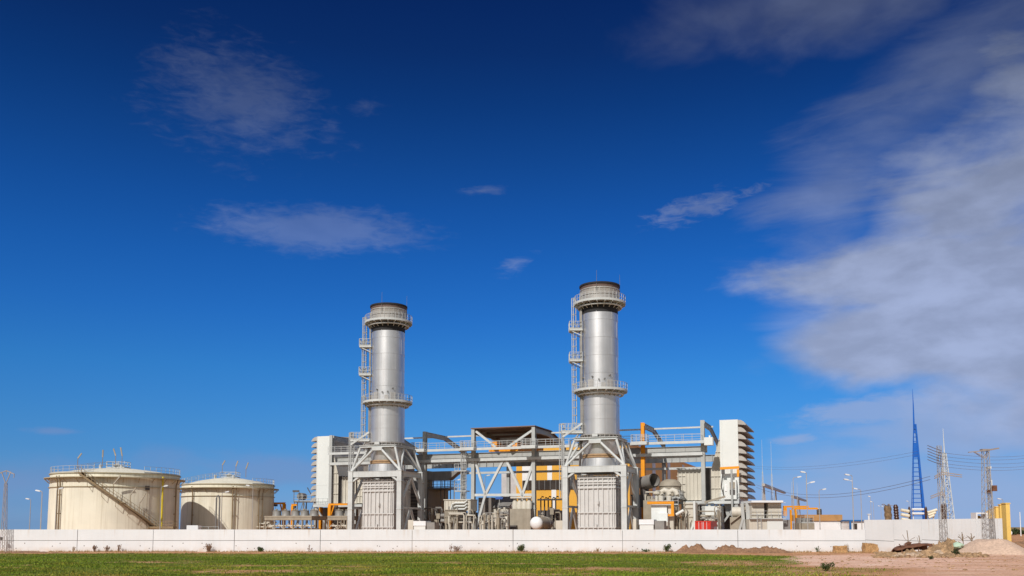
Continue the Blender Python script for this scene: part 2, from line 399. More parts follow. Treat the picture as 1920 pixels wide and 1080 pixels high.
small = mx2(cloud(1315, 386, 145, 30, 11, tiny, 2.2, 0.15, 1.0), mx2(cloud(905, 358, 90, 15, 3, tiny, 1.9, 0.25, 1.6), cloud(960, 500, 70, 26, 25, tiny, 2.2, 0.3, 1.7)))
mid = mx2(cloud(455, 195, 190, 130, -12, avg(billow, tiny), 3.2, 0.1, 1.2), cloud(600, 432, 285, 56, 1, avg(billow, tiny), 2.0, 0.1, 0.8))
mid = mx2(mid, cloud(688, 200, 75, 26, 14, tiny, 2.0, 0.35, 1.9))
left = mx2(cloud(560, 885, 360, 40, -3, soft, 1.8, 0.0, 0.9), mx2(cloud(40, 905, 220, 70, 2, soft, 1.8, 0.0, 1.0), cloud(100, 808, 60, 10, 2, tiny, 1.0, 0.1, 0.9)))
alpha = mth('MULTIPLY', big, 0.93)
alpha = mx2(alpha, mth('MULTIPLY', wisp, 0.45)); alpha = mx2(alpha, mth('MULTIPLY', veil, 0.42)); alpha = mx2(alpha, mth('MULTIPLY', small, 0.38))
alpha = mx2(alpha, mth('MULTIPLY', mid, 0.27))
shade = mth('MULTIPLY', mrange(el, 27, 13, 0.46, 1.0, False), mrange(nz(0.24, (1, 2.2), math.radians(-12), 8, 0.55, 0.15, 8.0), 0.3, 0.7, 0.84, 1.12))
cc = N.new('ShaderNodeVectorMath'); cc.operation = 'SCALE'; cc.inputs[0].default_value = (3.5, 4.15, 6.1); L.new(shade, cc.inputs['Scale'])
skyc = mixc(mth('MULTIPLY', low, 0.62), skyc, (3.35, 4.15, 6.4))
skyc = mixc(alpha, skyc, cc.outputs[0])
skyc = mixc(mth('MULTIPLY', left, 0.45), skyc, (2.0, 2.8, 5.2))
# bright broken cloud deck added to the unseen sky behind the camera for fill
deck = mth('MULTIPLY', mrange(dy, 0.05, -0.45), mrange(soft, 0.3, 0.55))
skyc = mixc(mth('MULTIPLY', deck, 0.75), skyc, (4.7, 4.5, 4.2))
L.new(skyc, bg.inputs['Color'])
# ------------------------------------------------------------------ ground: one sheet to the horizon
def spread(lo, hi, step, far):
    xs = [lo+step*i for i in range(int((hi-lo)/step)+1)]
    d = step; a = xs[-1]; b = xs[0]; left = []
    while a < far: d *= 1.5; a += d; xs.append(a)
    d = step
    while b > -far: d *= 1.5; b -= d; left.append(b)
    return left[::-1]+xs
def nval(x, y, s, o=0.0): return noise.noise(Vector((x*s+o, y*s+o*0.7, o)))
def field_edge(x):                 # far limit of the green crop, in metres from the camera
    return 117.0+2.0*nval(x, 0, 0.12, 3)-10*sstep(20, 34, x)
def crop_amount(x, y):             # 1 = dense crop, 0 = bare earth
    d = field_edge(x)-y+2.5*nval(x, y, 0.35, 7)+1.2*nval(x, y, 1.1, 2)
    k = sstep(-0.8, 2.2, d)
    pxv = 960+FP*x/max(y, 1)+70*nval(x, y, 0.25, 33)+30*nval(x, y, 0.9, 34)
    if y > 79: k *= 1-sstep(1450, 1500, pxv)
    else: k *= 1-0.55*sstep(1380, 1500, pxv)-0.45*sstep(1580, 1740, pxv)
    bare = 0.5+0.9*nval(x*0.45, y, 0.16, 11)+0.5*nval(x, y, 0.6, 5)
    k *= 1-sstep(0.62, 1.0, bare)*(0.35+0.5*sstep(105, 82, y))
    k *= 1-sstep(12, 30, x)*sstep(92, 76, y)*0.75*sstep(0.2, 0.65, bare+0.1)
    return k
def mud_amount(x, y):              # pale pink dried mud at the right
    pxv = 960+FP*x/max(y, 1)
    e = ((pxv-1640)/180)**2+((y-96)/19.0)**2
    a = sstep(1.15, 0.8, e+0.4*nval(x*.6, y, 0.16, 21)+0.2*nval(x*.5, y, 0.7, 22))*(1-0.35*sstep(.1, .5, nval(x*.4, y, 0.5, 25)))
    b = sstep(1640, 1780, pxv)*sstep(124, 116, y)*(0.55+0.6*nval(x*.4, y, 0.3, 4))
    return max(0, min(1, max(a, b)))
GX = spread(-96, 132, 1.0, 9000); GY = spread(58, 132, 0.6, 9000)
GY = [y for y in GY if y > -400]
def ground_z(x, y):
    z = gz(x, y)
    if y > 220: z -= (y-220)*0.0056*(1-sstep(0.50, 0.545, x/y))
    k = sstep(170, 125, y)*sstep(140, 100, abs(x))
    if k > 0: z += k*(0.05*nval(x, y, 0.25, 1)+0.025*nval(x, y, 0.9, 9))
    r = sstep(28, 40, x)*sstep(126, 110, y)*sstep(66, 80, y)
    if r > 0: z += r*(0.10*nval(x*0.5, y, 0.4, 31)+0.05*nval(x, y, 1.3, 6))
    return z
gm = bpy.data.meshes.new('ground')
nx, ny = len(GX), len(GY)
gv = [(x, y, ground_z(x, y)) for y in GY for x in GX]
gm.from_pydata(gv, [], [(j*nx+i, j*nx+i+1, (j+1)*nx+i+1, (j+1)*nx+i) for j in range(ny-1) for i in range(nx-1)])
ca = gm.color_attributes.new('cover', 'FLOAT_COLOR', 'POINT')
buf = []
for x, y, z in gv:
    if -100 < x < 140 and 50 < y < 140: buf += [crop_amount(x, y), mud_amount(x, y), 0, 1]
    elif y <= 50: buf += [0.7, 0, 0, 1]
    else: buf += [0, 0, 1 if y > 330 else 0, 1]
ca.data.foreach_set('color', buf)
gm.polygons.foreach_set('use_smooth', [True]*len(gm.polygons))
ground = bpy.data.objects.new('ground', gm); COL.objects.link(ground); ground['kind'] = 'structure'
ground['label'] = 'flat ground of green crop, brown earth and dried pink mud'; ground['category'] = 'ground'
def ground_material():
    m = bpy.data.materials.new('ground'); m.use_nodes = True; t = m.node_tree; N_ = t.nodes; L_ = t.links
    b = N_['Principled BSDF']; b.inputs['Roughness'].default_value = 0.95; b.inputs['Specular IOR Level'].default_value = 0.1
    at_ = N_.new('ShaderNodeAttribute'); at_.attribute_name = 'cover'
    sp = N_.new('ShaderNodeSeparateColor'); L_.new(at_.outputs['Color'], sp.inputs[0])
    c = N_.new('ShaderNodeTexCoord')
    def nse(s, d=6, sc_=(1, 1, 1)):
        mp = N_.new('ShaderNodeMapping'); mp.inputs['Scale'].default_value = sc_; L_.new(c.outputs['Object'], mp.inputs[0])
        n = N_.new('ShaderNodeTexNoise'); n.inputs['Scale'].default_value = s; n.inputs['Detail'].default_value = d
        L_.new(mp.outputs[0], n.inputs['Vector']); return n.outputs['Fac']
    def rmp(x, stops):
        r = N_.new('ShaderNodeValToRGB'); e = r.color_ramp.elements
        e[0].position, e[0].color = stops[0][0], (*stops[0][1], 1); e[1].position, e[1].color = stops[-1][0], (*stops[-1][1], 1)
        for p, q in stops[1:-1]: k = e.new(p); k.color = (*q, 1)
        L_.new(x, r.inputs[0]); return r.outputs[0]
    def mix(f, a, b_, bl='MIX'):
        n = N_.new('ShaderNodeMix'); n.data_type = 'RGBA'; n.blend_type = bl
        for i, x in ((0, f), (6, a), (7, b_)):
            if isinstance(x, (int, float)): n.inputs[i].default_value = x
            else: L_.new(x, n.inputs[i])
        return n.outputs[2]
    earth = rmp(nse(0.5, 8), [(0.3, (0.36, 0.17, 0.075)), (0.5, (0.52, 0.27, 0.14)), (0.72, (0.62, 0.37, 0.225))])
    mud = rmp(nse(0.35, 8, (0.5, 1.2, 1)), [(0.3, (0.60, 0.34, 0.235)), (0.5, (0.76, 0.49, 0.365)), (0.72, (0.81, 0.60, 0.48))])
    crop = rmp(nse(0.8, 7), [(0.3, (0.085, 0.115, 0.014)), (0.55, (0.12, 0.165, 0.022)), (0.75, (0.21, 0.18, 0.045))])
    grain = rmp(nse(5, 5), [(0.3, (0.72, 0.7, 0.68)), (0.7, (1.2, 1.2, 1.2))])
    col = mix(sp.outputs[1], earth, mud); col = mix(1.0, col, grain, 'MULTIPLY')
    col = mix(sp.outputs[0], col, crop)
    far = rmp(nse(0.01, 4), [(0.3, (0.22, 0.15, 0.07)), (0.7, (0.33, 0.23, 0.10))])
    col = mix(sp.outputs[2], col, far)
    L_.new(col, b.inputs['Base Color'])
    bp = N_.new('ShaderNodeBump'); bp.inputs['Strength'].default_value = 0.9; bp.inputs['Distance'].default_value = 0.12
    L_.new(nse(2.2, 7), bp.inputs['Height']); L_.new(bp.outputs[0], b.inputs['Normal'])
    return m
gm.materials.append(ground_material())
# crop: short blades as one mass
def grass_material():
    m = bpy.data.materials.new('grass_blades'); m.use_nodes = True; t = m.node_tree; N_ = t.nodes; L_ = t.links
    b = N_['Principled BSDF']; b.inputs['Roughness'].default_value = 0.7; b.inputs['Specular IOR Level'].default_value = 0.2
    at_ = N_.new('ShaderNodeAttribute'); at_.attribute_name = 'tint'; L_.new(at_.outputs['Color'], b.inputs['Base Color'])
    return m
rg = random.Random(3); bv = []; bf = []; bc = []
y = 61.5
while y < 118:
    half = y*0.60+3; step = 0.10*(y/75)
    x = -half
    while x < min(half, 46):
        x += step*rg.uniform(0.5, 1.5)
        yy = y+rg.uniform(0, 0.42); k = crop_amount(x, yy)
        lush = 0.5+0.8*nval(x*0.5, yy, 0.22, 14)+0.5*nval(x, yy, 0.9, 8)
        if rg.random() > k*(0.45+0.7*max(0, lush)): continue
        z = ground_z(x, yy)-0.01; h = (0.05+0.09*rg.random())*(0.6+0.7*max(0, min(1, lush)))
        dry = max(0, min(1, 0.05+0.9*nval(x*0.6, yy, 0.3, 17)+0.5*(0.5-lush)+0.3*sstep(86, 74, yy)+rg.uniform(-.25, .25)))
        g = rg.choice((0.5, 0.8, 1.0, 1.0, 1.2, 1.5))*rg.uniform(0.85, 1.15)
        big = 0.5+nval(x*0.25, yy, 0.11, 51)+0.5*nval(x*0.4, yy, 0.3, 52); g *= 0.78+0.45*max(0, min(1, big)); dry = max(0, min(1, dry+0.35*max(0, nval(x*0.3, yy, 0.14, 53))))
        c = (g*(0.125+0.17*dry), g*(0.18+0.045*dry), g*(0.014+0.02*dry), 1)
        for _ in range(2):
            a = rg.uniform(0, 6.28); w = rg.uniform(0.03, 0.06); lx, ly = rg.uniform(-.06, .06), rg.uniform(-.06, .06)
            o = len(bv); ca_, sa_ = math.cos(a)*w, math.sin(a)*w
            bv += [(x-ca_, yy-sa_, z), (x+ca_, yy+sa_, z), (x+lx, yy+ly, z+h*rg.uniform(0.7, 1.2))]; bf.append((o, o+1, o+2)); bc += [*c]*3
    y += 0.42*(y/75)
me = bpy.data.meshes.new('grass'); me.from_pydata(bv, [], bf)
ta = me.color_attributes.new('tint', 'FLOAT_COLOR', 'POINT'); ta.data.foreach_set('color', bc); me.materials.append(grass_material())
go = bpy.data.objects.new('grass', me); COL.objects.link(go); go['kind'] = 'stuff'; go['label'] = 'short green crop growing over the field before the white wall'; go['category'] = 'grass'
print('blades', len(bf))
# ------------------------------------------------------------------ the white perimeter wall
WY = 124.9
def wall_y(px): return WY-2.4*max(0, (px-300)/1322)
wt = Thing('perimeter_wall', 'long low white wall of concrete panels in front of the power plant', 'wall', (0, WY, 0))
joints = [-160, 14, 146, 288, 440, 601, 773, 962, 1167, 1383, 1622]
mb = MB(); seam = MB(); cop = MB()
for i, (a, b) in enumerate(zip(joints[:-1], joints[1:])):
    ya, yb = wall_y(a), wall_y(b); xa, xb = xat(a, ya), xat(b, yb)
    d = Vector((xb-xa, yb-ya, 0)).normalized(); n = Vector((-d.y, d.x, 0))
    A = Vector((xa, ya, 0))+d*0.035; B = Vector((xb, yb, 0))-d*0.035
    for z0, z1, off in ((-0.4, 1.49, 0.0), (1.55, 3.03, 0.012*((i % 3)-1))):
        q = n*off
        mb.add([A+q+Vector((0,0,z0)), B+q+Vector((0,0,z0)), B+q+n*.25+Vector((0,0,z0)), A+q+n*.25+Vector((0,0,z0)),
                A+q+Vector((0,0,z1)), B+q+Vector((0,0,z1)), B+q+n*.25+Vector((0,0,z1)), A+q+n*.25+Vector((0,0,z1))],
               [(3,2,1,0),(4,5,6,7),(0,1,5,4),(1,2,6,5),(2,3,7,6),(3,0,4,7)])
    seam.beam(A-d*.02+n*.12+Vector((0,0,1.4)), B+d*.02+n*.12+Vector((0,0,1.4)), 0.12, 2.9)
    rr = random.Random(i)
    for k in range(int((b-a)/33)):     # lifting-eye holes in the lower row
        c = A.lerp(B, rr.random()); c.z = rr.choice((0.45, 0.75, 0.8, 1.15)); cop.beam(c-n*.015, c+n*.05, 0.12, 0.12)
wt.part('wall_panels', mb, 'wall_white', smooth=False); wt.part('panel_seam', seam, 'wall_seam', smooth=False); wt.part('lifting_socket', cop, 'wall_seam', smooth=False)
# stains running from the top edge
# taller wall at the right, turning away
xa, ya = xat(1622, wall_y(1622)), wall_y(1622); xb, yb = xat(1880, 128), 128.0
tw = Thing('tall_wall', 'taller plain white wall running from the low wall to the yellow gate pillar', 'wall', (xa, ya, 0))
d = Vector((xb-xa, yb-ya, 0)); n = Vector((-d.y, d.x, 0)).normalized(); mb = MB(); sm = MB()
for k in range(5):
    A = Vector((xa, ya, 0))+d*(k/5+0.0007); B = Vector((xa, ya, 0))+d*((k+1)/5-0.0007); zt0 = 4.33+0.25*k/5; zt1 = 4.33+0.25*(k+1)/5
    for lo, h0, h1 in ((-0.4, 1.6, 1.4), (0, zt0, zt1)):
        l0 = lo if lo else 1.66; l1 = lo if lo else 1.46
        o = n*(0.0 if lo else 0.02)
        mb.add([A+o+Vector((0,0,l0)), B+o+Vector((0,0,l1)), B+o+n*.25+Vector((0,0,l1)), A+o+n*.25+Vector((0,0,l0)), A+o+Vector((0,0,h0)), B+o+Vector((0,0,h1)), B+o+n*.25+Vector((0,0,h1)), A+o+n*.25+Vector((0,0,h0))],
               [(3,2,1,0),(4,5,6,7),(0,1,5,4),(1,2,6,5),(2,3,7,6),(3,0,4,7)])
tw.part('wall_panels', mb, 'wall_white', smooth=False)
sm.beam(Vector((xa, ya, 1.4))+n*.14, Vector((xb, yb, 1.4))+n*.14, 0.1, 2.6); tw.part('panel_seam', sm, 'wall_seam', smooth=False)
# ------------------------------------------------------------------ storage tanks
def tank(cx, cy, R, ze, za, label, stair, pipes, railarc, lamps, ypipe=None, hatch=None, vents=()):
    t = Thing('storage_tank', label, 'tank', (cx, cy, 0), group='cream storage tanks')
    sh = MB(); prof = []
    k = 6; hh = ze/k
    for i in range(k):
        r = R-0.012*i
        prof += [(r, i*hh), (r, (i+1)*hh-0.03), (r-0.02, (i+1)*hh-0.02), (r-0.02, (i+1)*hh)]
    sh.lathe(cx, cy, prof, 96); t.part('shell', sh, 'tank_cream')
    rf = MB(); rf.lathe(cx, cy, [(R-.1, ze), (R*0.66, ze+(za-ze)*0.55), (R*0.33, ze+(za-ze)*0.88), (0.4, za), (0.0, za)], 64); rfo = t.part('roof', rf, 'tank_cream')
    wg = MB(); zg = ze-0.75
    wg.lathe(cx, cy, [(R+.01, zg), (R+0.85, zg), (R+0.85, zg+.12), (R+.01, zg+.12)], 96)
    wg.lathe(cx, cy, [(R+.01, zg-1.5), (R+.14, zg-1.5), (R+.14, zg-1.42), (R+.01, zg-1.42)], 96)
    wg.lathe(cx, cy, [(R-.05, ze-.05), (R+.12, ze-.05), (R+.12, ze+.07), (R-.05, ze+.07)], 96)
    for i in range(28):
        a = 2*math.pi*i/28+0.06; u = Vector((math.cos(a), math.sin(a), 0)); c = Vector((cx, cy, 0))
        wg.beam(c+u*(R+.05)+Vector((0,0,zg-0.75)), c+u*(R+.8)+Vector((0,0,zg-.02)), 0.09)
    t.part('wind_girder', wg, 'tank_trim')
    def pt(px, r, z): # angle from the pixel column on this tank's circle
        q = (px-PCX)/PRR; q = max(-0.999, min(0.999, q)); return ang(math.asin(q), r, z)
    view = math.atan2(cx, cy)
    def ang(a, r, z):   # a measured from the side facing the camera, positive to the right
        th = a-view; return Vector((cx+r*math.sin(th), cy-r*math.cos(th), z))
    for a0, a1 in railarc:
        rl = MB(); rail(rl, [ang(math.radians(a0+(a1-a0)*i/12), R-.1, ze+.06) for i in range(13)], 1.1, 0.055, 1.5); t.part('roof_railing', rl, 'rail_pale')
    rl = MB()
    # roof walkway from the stair head to the apex, with a small apex platform
    a = math.radians(stair[0]-4 if stair else -60)
    wp = [ang(a, R*(1-i/6*0.97), ze+(za-ze)*(1-(1-i/6*0.97)**1.6)+.05) for i in range(7)]
    side = Vector((math.cos(a), -math.sin(a), 0))*0.5
    rail(rl, [p-side for p in wp], 1.0, 0.05, 1.6, toe=0); rail(rl, [p+side for p in wp], 1.0, 0.05, 1.6, toe=0)
    ap = Vector((cx, cy, za)); rail(rl, [ap+Vector((-1.3,-1.2,0)), ap+Vector((1.8,-1.2,0)), ap+Vector((1.8,1.2,0)), ap+Vector((-1.3,1.2,0))], 1.1, 0.07, 1.0)
    t.part('walkway_railing', rl, 'rail_pale')
    vt = MB(); vt.cyl(cx, cy, 0.45, za-.05, za+.5, 16); vt.lathe(cx, cy, [(0.0, za+.95), (0.75, za+.55), (0.75, za+.45), (0.0, za+.45)], 16)
    t.part('roof_vent', vt, 'rail_pale', rfo)
    vt = MB(); vt.cyl(cx-2.2, cy-1.5, 0.22, za-.4, za+.55, 12); t.part('roof_vent', vt, 'rail_pale', rfo)
    vt = MB(); vt.cyl(cx+1.2, cy-1.0, 0.3, za-.25, za+.45, 12); t.part('roof_vent', vt, 'rail_pale', rfo)
    if stair:
        st = MB(); sr = MB(); a0, a1, z0, z1 = stair; n = 46
        pin, pout = [], []
        for i in range(n+1):
            k = i/n; aa = math.radians(a0+(a1-a0)*k); z = z0+(z1-z0)*k
            st.beam(ang(aa, R+.12, z), ang(aa, R+.95, z), 0.26, 0.05)
            pin.append(ang(aa, R+.12, z+.05)); pout.append(ang(aa, R+.97, z+.05))
        for L_ in (pin, pout):
            for p, q in zip(L_[:-1], L_[1:]): st.beam(p, q, 0.06, 0.28)
        rail(sr, pout[::2], 1.05, 0.06, 1.2, toe=0)
        for k in (0.12, 0.3, 0.47, 0.62, 0.8):   # brackets under the flight and rest landings
            aa = math.radians(a0+(a1-a0)*k); z = z0+(z1-z0)*k
            st.path([ang(aa, R+.02, z-1.3), ang(aa, R+.85, z-1.15), ang(aa, R+.95, z-.1)], 0.045, 4)
        for k in (0.0, 0.55, 1.0):
            a_ = a0+(a1-a0)*k; z = z0+(z1-z0)*k
            st.lathe(cx, cy, [(R+.05, z-.02), (R+1.1, z-.02), (R+1.1, z+.08), (R+.05, z+.08)], 5, math.radians(a_-3)-view-math.pi/2, math.radians(a_+3)-view-math.pi/2, True)
        so_ = t.part('stair', st, 'tank_pipe'); t.part('stair_railing', sr, 'tank_pipe', so_)
        b0 = ang(math.radians(a1+3), R+1.2, 0); lb = MB()
        lb.box(b0.x-1.6, b0.x+2.4, b0.y-1, b0.y+0.6, 3.1, 3.2); rail(lb, [b0+Vector((-1.6,-1,3.2)), b0+Vector((2.4,-1,3.2)), b0+Vector((2.4,.6,3.2))], 1.05, 0.06, 0.9)
        for ddx in (-1.5, 0.4, 2.3): lb.beam((b0.x+ddx, b0.y-.9, 0), (b0.x+ddx, b0.y-.9, 3.1), 0.1)
        t.part('stair_landing', lb, 'tank_pipe')
    for a_, r_ in pipes:
        p = MB(); aa = math.radians(a_); p.path([ang(aa, R+.55, zg+.3), ang(aa, R+.55, zg-.2), ang(aa, R+.3, zg-1.0), ang(aa, R+.3, 0)], r_, 8)
        for z in (2.5, 5.5, 8.5): p.beam(ang(aa, R-.02, z), ang(aa, R+.4, z), 0.12)
        t.part('drain_pipe', p, 'tank_pipe')
    if ypipe is not None:
        p = MB(); aa = math.radians(ypipe); p.path([ang(aa, R+.5, z) for z in (0, 4, 8, ze-.4)], 0.15, 8)
        for i in range(12): p.beam(ang(aa-.012, R+.5, 1+i*.95), ang(aa+.018, R+.62, 1+i*.95), 0.12)
        t.part('foam_pipe', p, 'yellow_pipe')
    if hatch:
        p = MB(); aa = math.radians(hatch[0]); q = ang(aa, R, hatch[1]); u = Vector((math.cos(aa-view), math.sin(aa-view), 0)); p.beam(q-u*.35, q+u*.35, 0.25, 0.7)
        t.part('gauge_box', p, 'machine_dark')
        p = MB(); p.path([ang(aa, R+.08, hatch[1]-.4), ang(aa, R+.08, 0)], 0.035, 5); t.part('gauge_pipe', p, 'tank_pipe')
    for a_, rr, z, tilt, ln in lamps:       # batten floodlights on thin posts
        aa = math.radians(a_); b = ang(aa, rr, z); top = b+Vector((0, 0, 1.6)); p = MB(); p.path([b, b+Vector((0, 0, .8)), top], 0.05, 5)
        lo = t.part('area_light', p, 'tank_pipe'); h_ = MB(); dv = Vector((math.sin(math.radians(tilt)), 0, math.cos(math.radians(tilt))))
        h_.beam(top, top+dv*ln, 0.2, 0.12, (0, -1, 0.3)); t.part('light_housing', h_, 'machine_beige', lo)
    return t
tank(-67.9, 155, 10.3, 12.05, 13.35, 'large cream storage tank with a stair slanting down its front and a yellow pipe', (-30, 34, 11.95, 3.2),
     [(-55, .12), (-51.5, .12), (62, .13)], [(-115, -20), (24, 95), (140, 190)],
     [(-38, 9.5, 12.8, 35, 1.0), (-20, 6.5, 13.2, 0, 1.2), (-5, 3, 13.7, -20, 1.3), (14, 3, 13.7, -12, 1.5), (-2, 11.3, 8.6, 38, 1.7), (11, 11.3, 6.9, 35, 1.4), (18.5, 11.3, 5.6, 28, 1.9)],
     ypipe=41, hatch=(27, 9.7))
tank(-54.9, 175, 8.62, 11.25, 12.75, 'smaller cream storage tank behind, half in the shadow of its larger neighbour', None,
     [(-45, .11), (5, .12), (9, .06), (38, .1), (44, .08)], [(-170, -60), (30, 100)],
     [(-18, 4, 13.4, 30, 1.0), (18, 4, 13.2, 18, 1.1), (28, 6.5, 12.6, 18, 1.3)])
# ------------------------------------------------------------------ exhaust stacks
def ring_platform(t, z, r0, r1, ring_r, ring_z, name='platform'):
    p = MB(); p.lathe(0, 0, [(r0, z-.12), (r1, z-.12), (r1+.03, z-.14), (r1+.03, z+.22), (r1, z+.22), (r1, z), (r0, z)], 64, closed=True)
    for i in range(20):
        a = 2*math.pi*(i+.5)/20; u = Vector((math.cos(a), math.sin(a), 0))
        p.beam(u*(r0-.05)+Vector((0,0,z-.95)), u*(r1-.1)+Vector((0,0,z-.15)), 0.1); p.beam(u*r0+Vector((0,0,z-.2)), u*r1+Vector((0,0,z-.2)), 0.1, .16)
    po = t.part(name, p, 'steel_pale')
    g = MB(); g.lathe(0, 0, [(ring_r+.14*math.cos(k*math.pi/4), ring_z+.14*math.sin(k*math.pi/4)) for k in range(8)], 64, closed=True); t.part('ring_beam', g, 'steel_pale', po)
    r = MB(); n = 40; rail(r, [(r1*math.cos(2*math.pi*i/n), r1*math.sin(2*math.pi*i/n), z) for i in range(n)], 1.25, 0.06, 1.3, True, 0); t.part('railing', r, 'rail_pale', po)
    return po
def make_stack(label):
    t = Thing('exhaust_stack', label, 'chimney', (0, 0, 0), 'plant', 'silver exhaust stacks')
    b = MB(); prof = [(2.92, 25.2)]
    for z in (28.1, 31.0, 33.9, 36.8): prof += [(2.92, z-.03), (2.955, z-.03), (2.955, z+.06), (2.92, z+.06)]
    b.lathe(0, 0, prof+[(2.92, 39.9)], 72)
    for i in range(7):       # vertical cladding laps
        for j, (z0, z1) in enumerate(((25.3, 28.1), (28.15, 31), (31.05, 33.9), (33.95, 36.8), (36.85, 39.8))):
            a = 2*math.pi*(i+0.5*(j % 2))/7+.3; u = Vector((math.cos(a), math.sin(a), 0)); b.beam(u*2.92+Vector((0,0,z0)), u*2.92+Vector((0,0,z1)), 0.05, .05, (u.x, u.y, 0))
    t.part('barrel', b, 'aluminium')
    b = MB(); prof = [(3.05, 18.2)]
    for z in (20.6, 22.9): prof += [(3.05, z-.03), (3.085, z-.03), (3.085, z+.06), (3.05, z+.06)]
    b.lathe(0, 0, prof+[(3.05, 25.25)], 72)
    for i in range(6):
        a = 2*math.pi*i/6+.62; u = Vector((math.cos(a), math.sin(a), 0)); b.beam(u*3.05+Vector((0,0,18.3)), u*3.05+Vector((0,0,25)), 0.05, .05, (u.x, u.y, 0))
    t.part('lower_barrel', b, 'aluminium')
    b = MB(); b.lathe(0, 0, [(3.0, 39.8), (3.17, 39.9), (3.17, 42.05), (3.2, 42.1)], 64)
    for i in range(24):
        a = 2*math.pi*i/24; u = Vector((math.cos(a), math.sin(a), 0)); b.beam(u*3.17+Vector((0,0,40.1)), u*3.17+Vector((0,0,42.0)), 0.07, .1, (u.x, u.y, 0))
    for z in (41.0, 41.95): b.lathe(0, 0, [(3.17, z-.05), (3.27, z-.05), (3.27, z+.05), (3.17, z+.05)], 64)
    t.part('top_section', b, 'aluminium_dull')
    b = MB(); b.lathe(0, 0, [(3.2, 42.1), (3.2, 42.65), (3.28, 42.7), (3.28, 42.8), (3.0, 42.8), (3.0, 42.1)], 64, closed=True); r_ = t.part('rim', b, 'rim_rust')
    b = MB(); b.lathe(0, 0, [(3.0, 42.78), (2.95, 38)], 48); t.part('flue_lining', b, 'soot', r_)
    b = MB(); b.lathe(0, 0, [(3.29, 42.56), (3.34, 42.58), (3.34, 42.84), (3.1, 42.86), (3.29, 42.78)], 64, closed=True); t.part('rim_cap', b, 'soot', r_)
    LV = Vector((-C_, -D_, 0)); TV = Vector((D_, -C_, 0))
    for a in (-1.45, 0.25): b = MB(); u = Vector((math.cos(a), math.sin(a), 0)); b.tube(u*3.3+Vector((0,0,41)), u*3.3+Vector((0,0,44.7)), 0.045, 5, 0.02); t.part('lightning_rod', b, 'steel_dark')
    ring_platform(t, 39.75, 3.0, 4.2, 3.55, 39.15); ring_platform(t, 25.3, 3.08, 4.35, 3.65, 24.7)
    # doors and ports above the lower platform
    for px, w, z0, z1 in ((-.85, 1.0, 25.6, 27.0), (-2.1, .8, 25.6, 26.7), (1.2, .7, 25.5, 26.4), (2.15, .9, 25.5, 26.9)):
        b = MB(); a = -math.pi/2+math.asin(px/2.95)-0.0; u = Vector((math.cos(a), math.sin(a), 0)); b.beam(u*2.9+Vector((0,0,z0)), u*2.9+Vector((0,0,z1)), w, .22, (u.x, u.y, 0)); t.part('access_door', b, 'aluminium_dull')
    for px, z in ((-2.3, 27.4), (.55, 26.9), (1.4, 27.0), (2.1, 27.6), (-.5, 27.4)):
        b = MB(); a = -math.pi/2+math.asin(px/2.95); u = Vector((math.cos(a), math.sin(a), 0)); b.tube(u*2.85+Vector((0,0,z)), u*3.2+Vector((0,0,z)), .14, 10); t.part('sample_port', b, 'steel_dark')
    # ladder, cages and rest platforms up the left side
    b = MB(); ldr = 3.95
    for z0, z1 in ((18.9, 25.3), (25.4, 30.2), (30.3, 35.3), (35.4, 39.7)):
        o = TV*(0.0 if z0 in (25.4, 35.4) else 0.25); ladder(b, LV*ldr+o+Vector((0,0,z0)), LV*ldr+o+Vector((0,0,z1+1.1)), .55, TV, .42, LV*0.9, .042)
    lo = t.part('ladder', b, 'rail_pale')
    for z in (30.3, 35.4):
        b = MB(); o = LV*(3.95)
        for q0, q1 in ((2.92, 5.05),):
            b.prism([(q0, -1.0), (q1, -1.0), (q1, 1.0), (q0, 1.0)], (0, 0, z-.12), LV, TV, (0, 0, .3))
        b.beam(LV*2.95+TV*.8+Vector((0,0,z-1.0)), LV*4.9+TV*.8+Vector((0,0,z-.1)), .12); b.beam(LV*2.95-TV*.8+Vector((0,0,z-1.0)), LV*4.9-TV*.8+Vector((0,0,z-.1)), .12)
        po = t.part('rest_platform', b, 'steel_pale'); r = MB()
        rail(r, [LV*3.0+TV+Vector((0,0,z+.1)), LV*5.05+TV+Vector((0,0,z+.1)), LV*5.05-TV+Vector((0,0,z+.1)), LV*3.0-TV+Vector((0,0,z+.1))], 1.3, .08, .7); t.part('railing', r, 'rail_pale', po)
    b = MB(); b.beam(LV*3.12+TV*.75+Vector((0,0,19)), LV*3.12+TV*.75+Vector((0,0,41.5)), .32, .2); b.tube(LV*3.3+TV*.35+Vector((0,0,19)), LV*3.3+TV*.35+Vector((0,0,41)), .09, 6)
    for z in range(20, 41, 3): b.beam(LV*2.9+TV*.6+Vector((0,0,z)), LV*3.3+TV*.6+Vector((0,0,z)), .12)
    b.path([LV*3.12+TV*.75+Vector((0,0,19.2)), LV*4.0+TV*.9+Vector((0,0,17.8)), LV*5.0+TV*.9+Vector((0,0,17.2)), LV*5.2+TV*.9+Vector((0,0,14)), LV*5.2+TV*.9+Vector((0,0,9))], .14, 6); t.part('cable_tray', b, 'machine_grey')
    b = MB(); z = 18.7     # landing beside the stack foot
    b.prism([(3.0, -1.1), (6.4, -1.1), (6.4, 1.1), (3.0, 1.1)], (0, 0, z-.3), LV, TV, (0, 0, .35)); b.beam(LV*3.1+TV*1.0+Vector((0,0,z+1.3)), LV*6.3+TV*1.0+Vector((0,0,z-.9)), .3)
